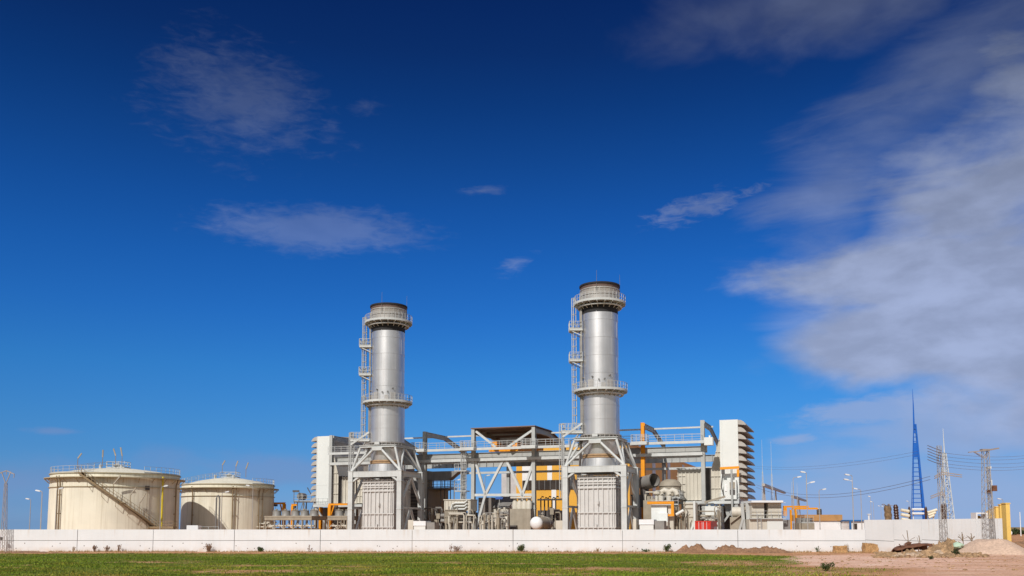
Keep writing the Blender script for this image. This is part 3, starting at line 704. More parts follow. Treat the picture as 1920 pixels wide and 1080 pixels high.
    po = t.part('landing', b, 'steel_pale'); r = MB(); rail(r, [LV*3.1+TV*1.1+Vector((0,0,z)), LV*6.4+TV*1.1+Vector((0,0,z)), LV*6.4-TV*1.1+Vector((0,0,z)), LV*3.1-TV*1.1+Vector((0,0,z))], 1.3, .08, .6); ladder(r, LV*6.0+Vector((0,0,8)), LV*6.0+Vector((0,0,20)), .6, TV, .5, LV, .045)
    for sg in (-1, 1): r.beam(LV*6.2+TV*sg+Vector((0,0,12)), LV*6.2+TV*sg+Vector((0,0,z)), .13)
    t.part('railing', r, 'rail_pale', po)
    # foot of the stack
    b = MB(); b.lathe(0, 0, [(3.05, 18.15), (3.35, 18.15), (3.35, 18.0), (3.02, 18.0), (3.02, 17.5), (3.32, 17.45), (3.32, 17.3), (3.0, 17.3)], 64)
    for i in range(28): a = 2*math.pi*i/28; u = Vector((math.cos(a), math.sin(a), 0)); b.beam(u*3.0+Vector((0,0,17.75)), u*3.34+Vector((0,0,17.75)), .08, .55)
    t.part('base_flange', b, 'aluminium_dull')
    b = MB(); b.lathe(0, 0, [(3.0, 17.35), (3.0, 16.8), (2.78, 15.0)], 64); t.part('skirt', b, 'aluminium')
    b = MB(); b.lathe(0, 0, [(2.78, 15.0), (2.98, 14.95), (3.02, 14.75), (2.9, 14.6), (3.02, 14.45), (2.85, 14.3)], 64); t.part('expansion_joint', b, 'joint_brown')
    b = MB(); b.lathe(0, 0, [(2.85, 14.3), (3.2, 14.28), (3.28, 13.0), (3.3, 12.0)], 64)
    for i in range(12): a = 2*math.pi*i/12; u = Vector((math.cos(a), math.sin(a), 0)); b.beam(u*3.24+Vector((0,0,14.25)), u*3.28+Vector((0,0,12.6)), .06, .12, (u.x, u.y, 0))
    t.part('transition_drum', b, 'aluminium')
    b = MB(); q = 3.45; zz = 17.35
    for p0, p1 in (((-q,-q), (q,-q)), ((q,-q), (q,q)), ((q,q), (-q,q)), ((-q,q), (-q,-q))): b.hbeam((*p0, zz), (*p1, zz), .45, .42, .08)
    b.box(-1.0, 1.0, -q-.3, -q+.2, zz-.75, zz-.2); b.box(-.45, .45, -q-.26, -q, zz+.3, zz+.75); t.part('head_frame', b, 'steel_pale')
    lx, ty = 4.78, 4.0
    for (a, c) in (((-.5, -q), (-lx, -ty)), ((.5, -q), (lx, -ty)), ((-.5, q), (-lx, ty)), ((.5, q), (lx, ty)), ((q, -.3), (lx, -ty)), ((q, .3), (lx, ty)), ((-q, -.3), (-lx, -ty)), ((-q, .3), (-lx, ty)),
                   ((q, -q), (lx, -ty)), ((-q, -q), (-lx, -ty)), ((q, q), (lx, ty)), ((-q, q), (-lx, ty))):
        b = MB(); b.tube((a[0], a[1], zz-.3), (c[0], c[1], 13.0), .205, 10); t.part('strut', b, 'steel_pale')
    for sx_ in (-1, 1):
        for sy_ in (-1, 1):
            b = MB(); x, y = sx_*lx, sy_*ty; b.hbeam((x, y, 0), (x, y, 13.0), .86, .86, .09, (0, 1, 0)); b.box(x-.42, x+.42, y-.40, y-.30, 0.05, 12.95)
            for z in (6.4, 11.2, 13.0): b.box(x-.48, x+.48, y-.48, y+.48, z-.06, z+.06)
            t.part('frame_leg', b, 'steel_pale')
    for sy_ in (-1, 1):
        b = MB(); y = sy_*ty; b.hbeam((-lx+.44, y, 12.45), (lx-.44, y, 12.45), .6, 1.0, .07); b.box(-lx+.44, lx-.44, y-.27, y-.20, 12.0, 12.9)
        for x in (-3.2, 3.1): b.box(x-.05, x+.05, y-.32, y+.3, 12.0, 12.92)
        for sg in (-1, 1): b.beam((sg*(lx-.3), y, 11.2), (sg*(lx-1.5), y, 12.0), .4, .3)
        t.part('frame_beam', b, 'steel_pale')
    for sx_ in (-1, 1):
        b = MB(); x = sx_*lx; b.hbeam((x, -ty+.44, 12.45), (x, ty-.44, 12.45), .5, .9, .07); t.part('frame_beam', b, 'steel_pale')
        b = MB(); b.beam((x, -ty, 6.6), (x, ty, 6.6), .32)
        for sg in (-1, 1): b.beam((x, 0, 12.0), (x, sg*ty, 6.8), .34); b.beam((x, 0, 6.5), (x, sg*(ty-.4), 0.3), .34)
        t.part('cross_brace', b, 'steel_pale')
    # ribbed plenum box inside the frame
    x0, x1, y0, y1 = -2.75, 2.95, -3.1, 3.0
    b = MB(); b.box(x0, x1, y0, y1, 2.2, 11.5); pb = t.part('plenum_box', b, 'plate_pale')
    b = MB()
    for x in (-2.7, -1.95, -1.35, -.45, .32, 1.1, 2.0, 2.55, 2.9): b.box(x-.07, x+.07, y0-.22, y0-.003, 1.6, 11.6)
    for y in (-3.05, -1.6, 0, 1.5, 2.95):
        for sg, x in ((1, x1), (-1, x0)): b.box(x+sg*.003, x+sg*.22, y-.07, y+.07, 1.6, 11.6)
    for z, w in ((11.1, .1), (10.5, .1), (10.15, .1), (9.55, .13), (5.6, .08), (3.3, .08)):
        b.box(x0-.24, x1+.24, y0-.26, y0-.2, z-w, z+w)
        for sg, x in ((1, x1), (-1, x0)): b.box(x+sg*.2, x+sg*.26, y0-.2, y1, z-w, z+w)
    b.beam((.35, y0-.3, 6.9), (.35, y0-.3, 7.5), .28); b.beam((0, y0-.3, 3.2), (0, y0-.3, 3.8), .28); t.part('stiffener', b, 'plate_pale', pb)
    b = MB(); b.box(x0+.2, x1-.2, y0+.3, y1, 0, 2.2); t.part('plinth', b, 'machine_grey')
    return t
st1 = make_stack('silver exhaust stack on a braced frame, nearer the two cream tanks')
x_, y_ = P(39.2, 0)
dup_tree(st1.o, (x_, y_, 0), 'silver exhaust stack on a braced frame beside the bright orange gantry column')
# ------------------------------------------------------------------ crane gantry behind the stacks
TG, TR, ZT = 7.0, 24.5, 20.75
gt = Thing('crane_gantry', 'long pale steel crane gantry with walkway and portal frames joining both stacks', 'steel structure', (20, TG, 0), 'plant')
cols = [-15.8, -5.4, 4.0, 13.7, 25.2, 35.0, 44.55, 54.5]
for i, s in enumerate(cols):
    b = MB(); cm = 'orange' if i == 6 else 'steel_grey'
    b.hbeam((s, TG, 0), (s, TG, ZT), .62, .75, .1, (0, 1, 0)); b.box(s-.3, s+.3, TG-.33, TG-.27, 0.1, ZT-.05)
    for z in (6.5, 15.2): b.box(s-.36, s+.36, TG-.43, TG+.43, z-.08, z+.08)
    gt.part('column', b, cm, label='bright orange column' if i == 6 else None)
    b = MB(); b.hbeam((s, TR, 0), (s, TR, 18.6), .6, .7, .1, (0, 1, 0)); gt.part('column', b, 'steel_grey')
    b = MB(); b.hbeam((s, TG+.35, ZT-.45), (s, 15.5, ZT-.45), .35, .85, .06); b.hbeam((s, 15.5, ZT-.45), (s, TR, 18.3), .35, .85, .06); gt.part('rafter', b, 'steel_grey')
def lng(name, t, z, w, h, m, s0=-15.6, s1=55.0, hb=False, label=None):
    b = MB()
    (b.hbeam if hb else b.beam)((s0, t, z), (s1, t, z), w, h); return gt.part(name, b, m, label=label)
lng('crane_girder', 8.3, 16.1, .5, 1.1, 'steel_grey', hb=True); 
lng('tie_beam', TG-.5, 15.25, .32, .5, 'steel_pale', -15.8, 13.9); lng('tie_beam', TG-.5, 15.25, .32, .5, 'steel_pale', 13.9, 35.0); lng('tie_beam', TG-.5, 15.25, .32, .5, 'steel_pale', 35.0, 54.5)
lng('tie_beam', TR-.5, 14.0, .3, .42, 'steel_pale'); lng('tie_beam', 9.3, 15.0, .25, .3, 'steel_pale', -15.8, 54.5)
lng('top_tie', 15.5, ZT-.2, .24, .28, 'steel_pale')
b = MB(); b.hbeam((-16.2, 23.4, 15.7), (55, 23.4, 15.7), .5, 1.25)
for k in range(48): s = -15.5+k*1.47; b.box(s-.05, s+.05, 23.12, 23.68, 15.1, 16.3)
gt.part('crane_girder', b, 'steel_grey')
b = MB(); b.box(-15.4, 55.0, TG-1.9, TG-.6, 16.95, 17.12); b.box(-15.4, 55.0, TG-1.98, TG-1.9, 16.85, 17.3); wk = gt.part('walkway', b, 'steel_pale')
b = MB()
for sg0, sg1 in zip([-15.4]+cols[1:], cols[1:]):
    rail(b, [(sg0, TG-1.9, 17.12), (sg1, TG-1.9, 17.12)], 1.3, .065, 1.5, toe=0, rails=(1.0, .66, .33)); rail(b, [(sg0, TG-.65, 17.12), (sg1, TG-.65, 17.12)], 1.3, .05, 3, toe=0, rails=(1.0,))
gt.part('railing', b, 'rail_pale', wk)
for s in cols[1:-1]:
    b = MB(); b.box(s-1.3, s+1.3, TG-3.0, TG-1.95, 16.75, 17.2); b.box(s-1.3, s+1.3, TG-3.06, TG-3.0, 16.8, 17.35); pl = gt.part('column_platform', b, 'steel_pale'); r = MB()
    rail(r, [(s-1.3, TG-2.0, 17.2), (s-1.3, TG-3.0, 17.2), (s+1.3, TG-3.0, 17.2), (s+1.3, TG-2.0, 17.2)], 1.3, .085, .8, toe=0, rails=(1, .66, .33)); gt.part('railing', r, 'rail_pale', pl)
b = MB(); b.box(55.0, 56.35, TG-1.9, TG-.6, 16.5, 17.75); b.box(55.7, 55.95, TG-1.5, TG-1.2, 17.75, 18.1); gt.part('end_cabinet', b, 'panel_white')
# bracing of the middle bay
sA, sB = cols[3], cols[4]
def pz(px, py, t=TG): return sz(px, py, t)
b = MB(); t0 = TG-.05; ap, = [pz(947, 857)]; jl, jr = pz(910.5, 928), pz(980, 928)
for p, q in (((sA+.3, pz(893, 861)[1]), jl), (ap, jl), (jl, pz(893, 992)), (ap, jr), (pz(1000, 868), jr), (jr, pz(993, 985)), (jr, pz(963, 992))):
    b.hbeam((p[0], t0, p[1]), (q[0], t0, q[1]), .42, .42, .1, (0, 1, 0))
gt.part('cross_brace', b, 'steel_pale'); b = MB(); b.beam((sA+.3, t0, jl[1]), (sB-.3, t0, jr[1]), .4, .45); gt.part('cross_beam', b, 'steel_pale')
b = MB()
for p, q in ((pz(893, 809), pz(930, 838)), (pz(1000, 806), pz(953, 838))): b.beam((p[0], t0, p[1]), (q[0], t0, q[1]), .38)
gt.part('cross_brace', b, 'steel_pale')
b = MB(); sC = cols[5]
for p, q in ((pz(1008, 866), pz(1040, 932)), (pz(1040, 932), pz(1053, 990)), (pz(1040, 932), pz(1063, 880))): b.beam((p[0], TR-2, p[1]), (q[0], TR-2, q[1]), .5)
gt.part('rear_brace', b, 'steel_dark')
# canopy over the middle bay
b = MB()
for (y0, z0, y1, z1) in ((TG-.5, ZT+.12, 15.5, ZT+.12), (15.5, ZT+.12, TR+.6, 18.75)):
    b.prism([(y0, z0), (y1, z1), (y1, z1+.15), (y0, z0+.15)], (sA-.4, 0, 0), (0, 1, 0), (0, 0, 1), (sB-sA+.8, 0, 0))
for y, z in ((10, ZT-.05), (13, ZT-.05), (18, ZT-.7), (21, ZT-1.6)): b.beam((sA, y, z), (sB, y, z), .2, .3)
gt.part('canopy', b, 'roof_brown')
b = MB(); sl_ = sA-1.5      # caged ladder with rest landings beside the column
ladder(b, (sl_, TG-.6, 1.5), (sl_, TG-.6, 18.3), .7, (1, 0, 0), .5, (0, -1, 0), .05)
for z in (5.2, 9.6, 13.2):
    b.box(sl_-1.6, sl_+.7, TG-1.4, TG+.2, z, z+.18); rail(b, [(sl_+.7, TG-1.4, z+.1), (sl_-1.6, TG-1.4, z+.1), (sl_-1.6, TG+.2, z+.1)], 1.25, .08, .7, toe=0)
gt.part('ladder', b, 'rail_pale')
# overhead crane under the canopy
oc = Thing('overhead_crane', 'orange overhead crane parked under the brown canopy', 'crane', (18, 15, 16.5), 'plant')
b = MB(); b.box(16.5, 17.6, 8.5, 23, 17.1, 18.6); b.box(20.6, 21.5, 8.5, 23, 17.1, 18.5); oc.part('bridge_girder', b, 'orange')
b = MB(); b.box(17.2, 21.0, 11, 14, 18.3, 19.5); b.box(18, 20, 12, 13, 17.6, 18.3); oc.part('trolley', b, 'machine_grey')
b = MB(); b.box(16.3, 21.8, 7.9, 8.6, 16.75, 17.3); oc.part('end_carriage', b, 'orange'); b = MB(); b.box(16.3, 21.8, 23.1, 23.8, 16.4, 17.0); oc.part('end_carriage', b, 'orange')
# ------------------------------------------------------------------ turbine hall
TH0, TH1 = 40.0, 130.0; HS1 = s_at(1180, TH0, 18); HS0 = s_at(968, TH0, 10); HZ = zl(833, HS1, TH0)
hall = Thing('turbine_hall', 'big yellow clad turbine hall with white stripes and a dark window band', 'building', (HS0, TH0, 0), 'plant')
b = MB(); b.box(HS0, HS1, TH0, TH1, 0, HZ); wo = hall.part('wall', b, 'hall_yellow', smooth=False)
def hx(px, py): return sz(px, py, TH0-.1)
for p0, p1, q0, q1 in ((979, 1001, 863, 915), (1026, 1035, 862, 902), (1034, 1043, 916, 960)):
    (a0, zt_), (a1, zb_) = hx(p0, q0), hx(p1, q1); b = MB(); b.box(a0, a1, TH0-.09, TH0-.003, zb_, zt_); hall.part('white_panel', b, 'hall_white')
(a0, zt_), (a1, zb_) = hx(980, 901), hx(1172, 916); b = MB(); b.box(a0, HS1-1, TH0-.14, TH0-.003, zb_, zt_); win = hall.part('window_band', b, 'glass_dark')
b = MB(); x = a0
while x < HS1-1: b.box(x-.06, x+.06, TH0-.2, TH0-.143, zb_, zt_); x += 1.25
hall.part('mullion', b, 'steel_dark', win)
b = MB(); b.box(HS0-.15, HS1+.15, TH0-.2, TH1+.2, HZ+.003, HZ+.35); hall.part('parapet', b, 'hall_yellow')
b = MB(); b.box(HS1-9, HS1-.3, TH0-.3, TH0-.003, HZ-2, HZ-1.4); b.box(HS1-15, HS1-12.6, TH0-.3, TH0-.003, HZ-3.6, HZ-2.2); hall.part('louvre', b, 'machine_dark')
for tt in (62, 80, 100): b = MB(); b.box(HS1+.003, HS1+.1, tt, tt+3.4, 2, HZ-.4); hall.part('translucent_strip', b, 'hall_strip')
b = MB(); b.box(HS0-4.2, HS0-.2, TH0+2, TH0+14, 0, sz(950, 888, TH0+2)[1]); hall.part('stair_tower', b, 'hall_strip')
# ------------------------------------------------------------------ air inlet filter houses
def filter_house(sg, label):     # sg +1: weather hoods face the right
    cx = 19.75; w = lambda s: cx+sg*(s-cx)
    s0, s1, t0, t1, zb, ztop = 57.0, 59.9, 9.0, 22.0, 7.6, 20.9
    t = Thing('filter_house', label, 'air filter', (w(58.5), 9, 0), 'plant', 'air inlet filter houses')
    b = MB(); b.box(w(s0), w(s1), t0, t1, zb, ztop)
    ca_ = t.part('casing', b, 'panel_white', smooth=False)
    b = MB(); b.box(w(s0)-.06, w(s1)+.06, t0-.05, t0-.003, zb+.0, zb+.12); b.box(w(s0-.02), w(s0+.35), t0-.06, t0-.003, zb+.15, ztop); b.box(w(s0), w(s1), t0-.03, t0-.003, 11.35, 11.45); b.box(w(s1-.1), w(s1), t0-.06, t0-.003, zb+.15, ztop); t.part('corner_trim', b, 'panel_white', ca_)
    n = 11; dz_ = (ztop-zb-.3)/n
    for i in range(n):
        z0 = zb+.25+i*dz_; b = MB()
        pr = [(0.003, z0+dz_*.99), (.5, z0+dz_*.95), (.95, z0+dz_*.72), (1.28, z0+dz_*.36), (1.28, z0+dz_*.24), (.003, z0+dz_*.36)]
        b.prism(pr, (w(s1), t0, 0), (sg, 0, 0), (0, 0, 1), (0, t1-t0, 0)); t.part('weather_hood', b, 'hood_grey', smooth=False)
    # sloping transition and duct toward the turbine
    b = MB(); b.prism([(s0-.003, 20.0), (s0-.35, 17.5), (s0-1.7, 12.7), (s0-1.7, zb+.1), (s0-.003, zb+.1)], (0, t0+.8, 0), (1, 0, 0), (0, 0, 1), (0, 8.5, 0)) if sg > 0 else b.prism([(w(s0-.003), 20.0), (w(s0-.35), 17.5), (w(s0-1.7), 12.7), (w(s0-1.7), zb+.1), (w(s0-.003), zb+.1)], (0, t0+.8, 0), (1, 0, 0), (0, 0, 1), (0, 8.5, 0))
    tr = t.part('transition', b, 'panel_cream', smooth=False)
    b = MB()
    for k in range(1, 6):
        z = zb+.1+k*2.0
        b.box(w(s0-1.7+max(0, (z-12.7)*.27)), w(s0-.05), t0+.64, t0+.797, z-.07, z+.07)
    for s in (s0-.55, s0-1.1): b.box(w(s)-.05, w(s)+.05, t0+.68, t0+.797, zb+.2, 16 if s > s0-.8 else 14)
    t.part('stiffener', b, 'panel_cream', tr)
    d0, d1 = 49.8, 54.4; b = MB(); b.box(w(d0), w(d1), t0+.6, t0+8, zb+.15, 12.9); du = t.part('intake_duct', b, 'panel_cream' if sg > 0 else 'panel_cream', smooth=False)
    b = MB()
    for k in range(8): s = d0+.1+k*(d1-d0-.2)/7; b.box(w(s)-.06, w(s)+.06, t0+.42, t0+.597, zb+.2, 13.05)
    for k in range(5): z = zb+.3+k*1.3; b.box(w(d0-.15), w(d0-.003), t0+.5, t0+8, z-.06, z+.06); b.box(w(d0), w(d0+1.3), t0+.45, t0+.597, z-.05, z+.05)
    t.part('stiffener', b, 'panel_cream', du)
    b = MB()
    for k in range(6): s = d1+.07+k*.14; b.box(w(s), w(s+.09), t0+.5, t0+8.1, zb+.1, 13.1)
    t.part('flexible_joint', b, 'machine_dark', du)
    b = MB(); b.box(w(d0-.6), w(s1-.1), t0-.6, t1, zb-.35, zb-.02); b.box(w(d0-.6), w(s1+.05), t0-.9, t0-.6, zb-.5, zb-.02); pf = t.part('platform', b, 'steel_pale')
    r = MB(); rail(r, [(w(s0-.2), t0-.8, zb), (w(s1), t0-.8, zb), (w(s1), t0-.1, zb)], 1.15, .07, .9); t.part('railing', r, 'rail_pale', pf)
    for s in (d0+1, s0-1.9, s1-.4):
        for tt in (t0-.5, t1-.6): b = MB(); b.hbeam((w(s), tt, 0), (w(s), tt, zb-.35), .45, .45, .08, (0, 1, 0)); t.part('support_leg', b, 'steel_grey')
    b = MB(); b.beam((w(s0-1.9), t0-.5, 1), (w(s1-.4), t0-.5, 7), .3); b.beam((w(d0+1), t0-.5, 1.5), (w(s0-1.9), t0-.5, 6), .3); b.prism([(s1-2.6, zb-.35), (s1-.05, zb-.35), (s1-.9, 5.2), (s1-2.2, 5.2)], (0, t0+.6, 0), (1, 0, 0), (0, 0, 1), (0, 9, 0)) if sg > 0 else None
    t.part('brace', b, 'steel_grey')
    return t
filter_house(1, 'tall white air filter house with grey weather hoods on its right side')
filter_house(-1, 'tall white air filter house with weather hoods, standing near the cream tanks')
# ------------------------------------------------------------------ left yard: coolers, hoists, platform
def pbox(b, px0, px1, py0, py1, t, dep, z0=None):
    s0, zt = sz(px0, py0, t); s1, zb = sz(px1, py1, t)
    b.box(s0, s1, t, t+dep, zb if z0 is None else z0, zt); return s0, s1, zb, zt
def cooler(s0, t0, n, label, big=1.0):
    W = 2.05*n; zd = 4.55
    t = Thing('fan_cooler', label, 'cooler', (s0, t0, 0), 'plant', 'fan coolers beside the left filter house')
    b = MB(); b.box(s0, s0+W, t0, t0+5, zd, zd+.75); b.box(s0-.05, s0+W+.05, t0-.06, t0-.003, zd+.55, zd+.8); t.part('deck', b, 'machine_beige')
    for i in range(n):
        b = MB(); cx = s0+W*(i+.5)/n
        b.lathe(cx, t0+2.4, [(.95, zd+.76), (.8, zd+1.0), (.78, zd+1.75), (.84, zd+1.8), (.74, zd+1.8), (.72, zd+1.2), (0, zd+1.2)], 28); dr = t.part('fan_drum', b, 'machine_grey')
        b = MB(); b.cyl(cx-.15, t0+2.4, .22, zd+1.2, zd+2.15, 12); b.box(cx-.8, cx+.8, t0+2.3, t0+2.5, zd+1.85, zd+1.95); t.part('motor', b, 'machine_beige', dr)
    for i in range(n+1):
        for tt in (t0+.2, t0+4.8):
            b = MB(); x = s0+.12+(W-.24)*i/n; b.beam((x, tt, 0), (x, tt, zd-.003), .2); t.part('leg', b, 'machine_beige')
    b = MB()
    for i in range(n): x = s0+W*(i+.5)/n; b.path([(x-.9, t0+.2, 3.0), (x, t0+.2, 3.9), (x+.9, t0+.2, 3.0)], .07, 5)
    b.path([(s0, t0+1, 3.5), (s0+W, t0+1, 3.5)], .16, 8); b.path([(s0, t0+2.5, 2.9), (s0+W, t0+2.5, 2.9)], .2, 8); t.part('pipework', b, 'panel_cream')
    return t
sC0 = s_at(496, 0, 4.5); cooler(sC0, 0, 5, 'low row of five fan drums on a beige deck by the cream tanks')
sC1 = s_at(612, 1.2, 4.5); cooler(sC1, 1.6, 2, 'short two drum fan cooler just left of the stack frame')
pr = Thing('pipe_rack', 'beige pipe rack with open frames between the smaller tank and the fan coolers', 'pipe rack', (sC0-4, 0, 0), 'plant'); b = MB()
for k in range(5): x = sC0-4+k*.95; b.beam((x, .2, 0), (x, .2, 3.9), .16); b.beam((x, 2.4, 0), (x, 2.4, 3.9), .16); b.beam((x, .2, 3.8), (x, 2.4, 3.8), .14)
pr.part('frame', b, 'machine_beige'); b = MB()
for k, z in enumerate((3.3, 3.9, 4.15)): b.path([(sC0-4.3, .4+.6*k, z-.15), (sC0-2, .4+.6*k, z), (sC0+1.5, .4+.6*k, z)], .13, 7)
b.path([(sC0-6.3, .5, 5.2), (sC0-5.4, .5, 4.4), (sC0-4.5, .5, 3.7), (sC0-4.3, .5, 2.5)], .12, 6); pr.part('pipe', b, 'panel_cream')
def jib(px, pytop, pxa, t, label, w=.5, brace=True):
    s, z = sz(px, pytop, t); sa, _ = sz(pxa, pytop, t)
    th = Thing('jib_crane', label, 'crane', (s, t, 0), 'plant', 'orange jib cranes'); b = MB()
    b.hbeam((s, t, 0), (s, t, z-.35), w, w, .12, (0, 1, 0)); b.box(s-w*.42, s+w*.42, t-w*.3, t-w*.2, .1, z-.4)
    if brace: g = 1 if sa > s else -1; b.beam((s+g*.25, t, z-2.2), (s+g*.9, t, z-.4), .2)
    th.part('post', b, 'orange'); b = MB(); g = 1 if sa > s else -1
    b.hbeam((s-g*w*.5, t, z-.17), (sa, t, z-.17), .32, .36, .06); b.box(s-g*w*.5, sa, t-.12, t-.05, z-.3, z-.06); a = th.part('arm', b, 'orange')
    b = MB(); x = s+(sa-s)*.35; b.box(x-.3, x+.3, t-.22, t+.22, z-.75, z-.37); b.path([(x, t, z-.75), (x, t, z-1.8)], .03, 4); b.box(x-.12, x+.12, t-.1, t+.1, z-2.1, z-1.8); th.part('hoist', b, 'machine_dark', a)
jib(533, 942, 488, 8, 'orange jib crane reaching left toward the smaller cream tank')
jib(549, 945, 557, 8, 'orange crane post with a stub arm in front of the small lattice platform', brace=False)
jib(602, 941, 591, 10.5, 'orange crane post tucked under the left filter house', brace=False)
jib(619, 944, 652, 6.0, 'orange jib crane at the left gantry column, its arm reaching behind the stack frame', .62)
# small lattice platform with a drum
Yp = 195; X0, X1 = xat(550, Yp), xat(586, Yp); zp = zat(940, Yp)
lp = Thing('lattice_platform', 'small dark lattice platform carrying a grey drum beside the left filter house', 'platform', (X0, Yp, 0)); b = MB()
b.box(X0, X1+.5, Yp, Yp+3, zp-.2, zp)
for x in (X0+.1, (X0+X1)/2, X1+.3):
    for yy in (Yp+.1, Yp+2.9): b.beam((x, yy, 0), (x, yy, zp), .18)
for x0, x1 in ((X0, (X0+X1)/2), ((X0+X1)/2, X1+.3)): b.beam((x0, Yp, 2), (x1, Yp, zp), .12); b.beam((x1, Yp, 2), (x0, Yp, zp), .12)
for x in (X0, X0+1.1): b.beam((x, Yp, zp), (x, Yp, zp+2.3), .12)
lp.part('frame', b, 'steel_dark'); b = MB(); b.tube(((X0+X1)/2-.8, Yp+.3, zp+1.1), ((X0+X1)/2-.5, Yp+2.6, zp+1.1), .75, 16); lp.part('drum', b, 'machine_grey')
b = MB(); rail(b, [(X0, Yp, zp), (X1+.5, Yp, zp), (X1+.5, Yp+3, zp)], 1.2, .08, 1.0); lp.part('railing', b, 'steel_grey'); b = MB(); b.box(X0-.3, X0+1.0, Yp-.1, Yp+.6, zp+2.0, zp+2.4); b.beam((X1-.6, Yp+1, zp+1.4), (X1-1.5, Yp+1, zp+3.0), .3, .15); b.path([(X1-.6, Yp+1, zp), (X1-.6, Yp+1, zp+1.5)], .05, 5); lp.part('floodlight', b, 'machine_dark')
# dark hall end seen over the left filter house
b = MB(); t0 = 30; s0, zt = sz(622, 812, t0); s1, _ = sz(700, 812, t0); zr = zl(833, s1, t0)
b.prism([(s0, 0), (s1+6, 0), (s1+6, zr-.9), (s1, zr), (s0+5, zl(821, s0, t0)), (s0, zl(821, s0, t0)+.3)], (0, t0, 0), (1, 0, 0), (0, 0, 1), (0, 8, 0))
single('grey_hall', 'dark grey corrugated hall end rising behind the left filter house', 'building', b, 'shed_grey', (s0, t0, 0), 'plant', smooth=False)
# shed with the beveled exhaust duct
ts = 12; s1 = s_at(803, ts); s0 = s_at(752, ts); zt = sz(803, 917, ts)[1]
sh = Thing('machine_shed', 'brownish grey machine shed with a slant-cut exhaust duct on its roof', 'building', (s0, ts, 0), 'plant'); b = MB()
b.box(s0, s1, ts, ts+9, 0, zt); sh.part('wall', b, 'shed_grey', smooth=False); b = MB(); b.box(s0-.2, s1+.25, ts-.2, ts+9.2, zt+.003, zt+.3); rf = sh.part('roof', b, 'steel_dark')
zd = zl(893, s1, ts+4); b = MB(); b.prism([(-3, -.85), (5.0, -.85), (7.2, .85), (-3, .85)], (s1-2, ts+2.5, zd), (1, 0, 0), (0, 0, 1), (0, 1.9, 0)); b.box(s1-5, s1-1.5, ts+2, ts+5, zt+.3, zd+1.0); sh.part('exhaust_duct', b, 'machine_grey', rf)
b = MB()
for x in (s1-1.0, s1+1.4, s1+3.4): b.beam((x, ts+2.6, zt+.3 if x < s1 else zt-3), (x, ts+2.6, zd-.85), .14); b.beam((x, ts+4.3, zt+.3 if x < s1 else zt-3), (x, ts+4.3, zd-.85), .14)
rail(b, [(s1-1, ts+1.2, zt+.3), (s1+3.5, ts+1.2, zt+.3), (s1+3.5, ts+5, zt+.3)], 1.2, .08, 1.0); b.box(s1-.5, s1+3.6, ts+1.1, ts+5.2, zt, zt+.25); sh.part('duct_support', b, 'steel_dark', rf)
# louvred panels between stack frame and gantry
def louvre_unit(px0, px1, py0, t, dep, label, name='louvre_unit', m='shed_grey', slats=10):
    s0, zt = sz(px0, py0, t); s1 = s_at(px1, t, 5); th = Thing(name, label, 'machine housing', (s0, t, 0), 'plant'); b = MB(); b.box(s0, s1, t, t+dep, 0, zt); th.part('housing', b, m, smooth=False); b = MB()
    for k in range(slats): z = 2.5+(zt-3)*k/slats; b.box(s0+.15, s1-.15, t-.1, t-.003, z, z+(zt-3)/slats*.55)
    th.part('louvre', b, 'machine_dark'); b = MB(); b.box(s0-.1, s1+.1, t-.12, t+dep+.1, zt+.003, zt+.22); th.part('roof', b, 'steel_dark')
louvre_unit(757, 784, 918, 9.2, 2.5, 'dark louvred housing seen through the side of the left stack frame', slats=12)
louvre_unit(1184, 1199, 930, 9.2, 5, 'dark louvred housing seen through the side of the right stack frame', slats=12)
# transformer like tank on legs
def tank_unit(px0, px1, py0, py1, t, dep, label, m='machine_beige'):
    s0, zt = sz(px0, py0, t); s1, zb = sz(px1, py1, t); th = Thing('transformer_tank', label, 'transformer', ((s0+s1)/2, t, 0), 'plant'); b = MB(); b.box(s0, s1, t, t+dep, zb, zt); bo = th.part('body', b, m)
    b = MB(); n = 6
    for k in range(n+1): x = s0+(s1-s0)*k/n; b.box(x-.04, x+.04, t-.12, t-.003, zb+.1, zt-.1)
    b.box(s0-.1, s1+.1, t-.14, t+dep+.1, zt+.003, zt+.14); b.box(s0-.05, s1+.05, t-.15, t-.122, (zb+zt)/2-.06, (zb+zt)/2+.06); th.part('stiffener', b, m, bo)
    for k in range(5): b = MB(); x = s0+.25+(s1-s0-.5)*k/4; b.tube((x, t+.3, 0), (x, t+.3, zb), .16, 8); th.part('leg', b, m)
    b = MB(); b.tube((s0-.9, t+.5, zb+.5), (s0, t+.5, zb+.5), .35, 12); b.tube((s0-.9, t+.5, zt-.9), (s0, t+.5, zt-.9), .35, 12)
    for k in range(3): x = s0+(s1-s0)*(k+.5)/3; b.tube((x, t+.8, zt+.1), (x, t+.8, zt+.7), .14, 8)
    th.part('fitting', b, 'machine_grey'); return th
tank_unit(834, 858, 957, 982, 1.0, 2.2, 'beige ribbed transformer tank on short legs right of the machine shed')
cb = Thing('cream_cabinet', 'wide cream ribbed cabinet with bent pipes behind the beige transformer tank', 'machine housing', (s_at(860, 4), 4, 0), 'plant'); b = MB(); a0, a1, z0, z1 = pbox(b, 833, 882, 938, 958, 4, 3); cb.part('housing', b, 'panel_cream')
for x in (a0+.2, (a0+a1)/2, a1-.2): b = MB(); b.beam((x, 4.3, 0), (x, 4.3, z0-.003), .25); b.beam((x, 6.6, 0), (x, 6.6, z0-.003), .25); cb.part('leg', b, 'machine_beige')
b = MB()
for k in range(9): x = a0+.2+(a1-a0-.4)*k/8; b.box(x-.05, x+.05, 3.9, 3.997, z0+.1, z1-.1)
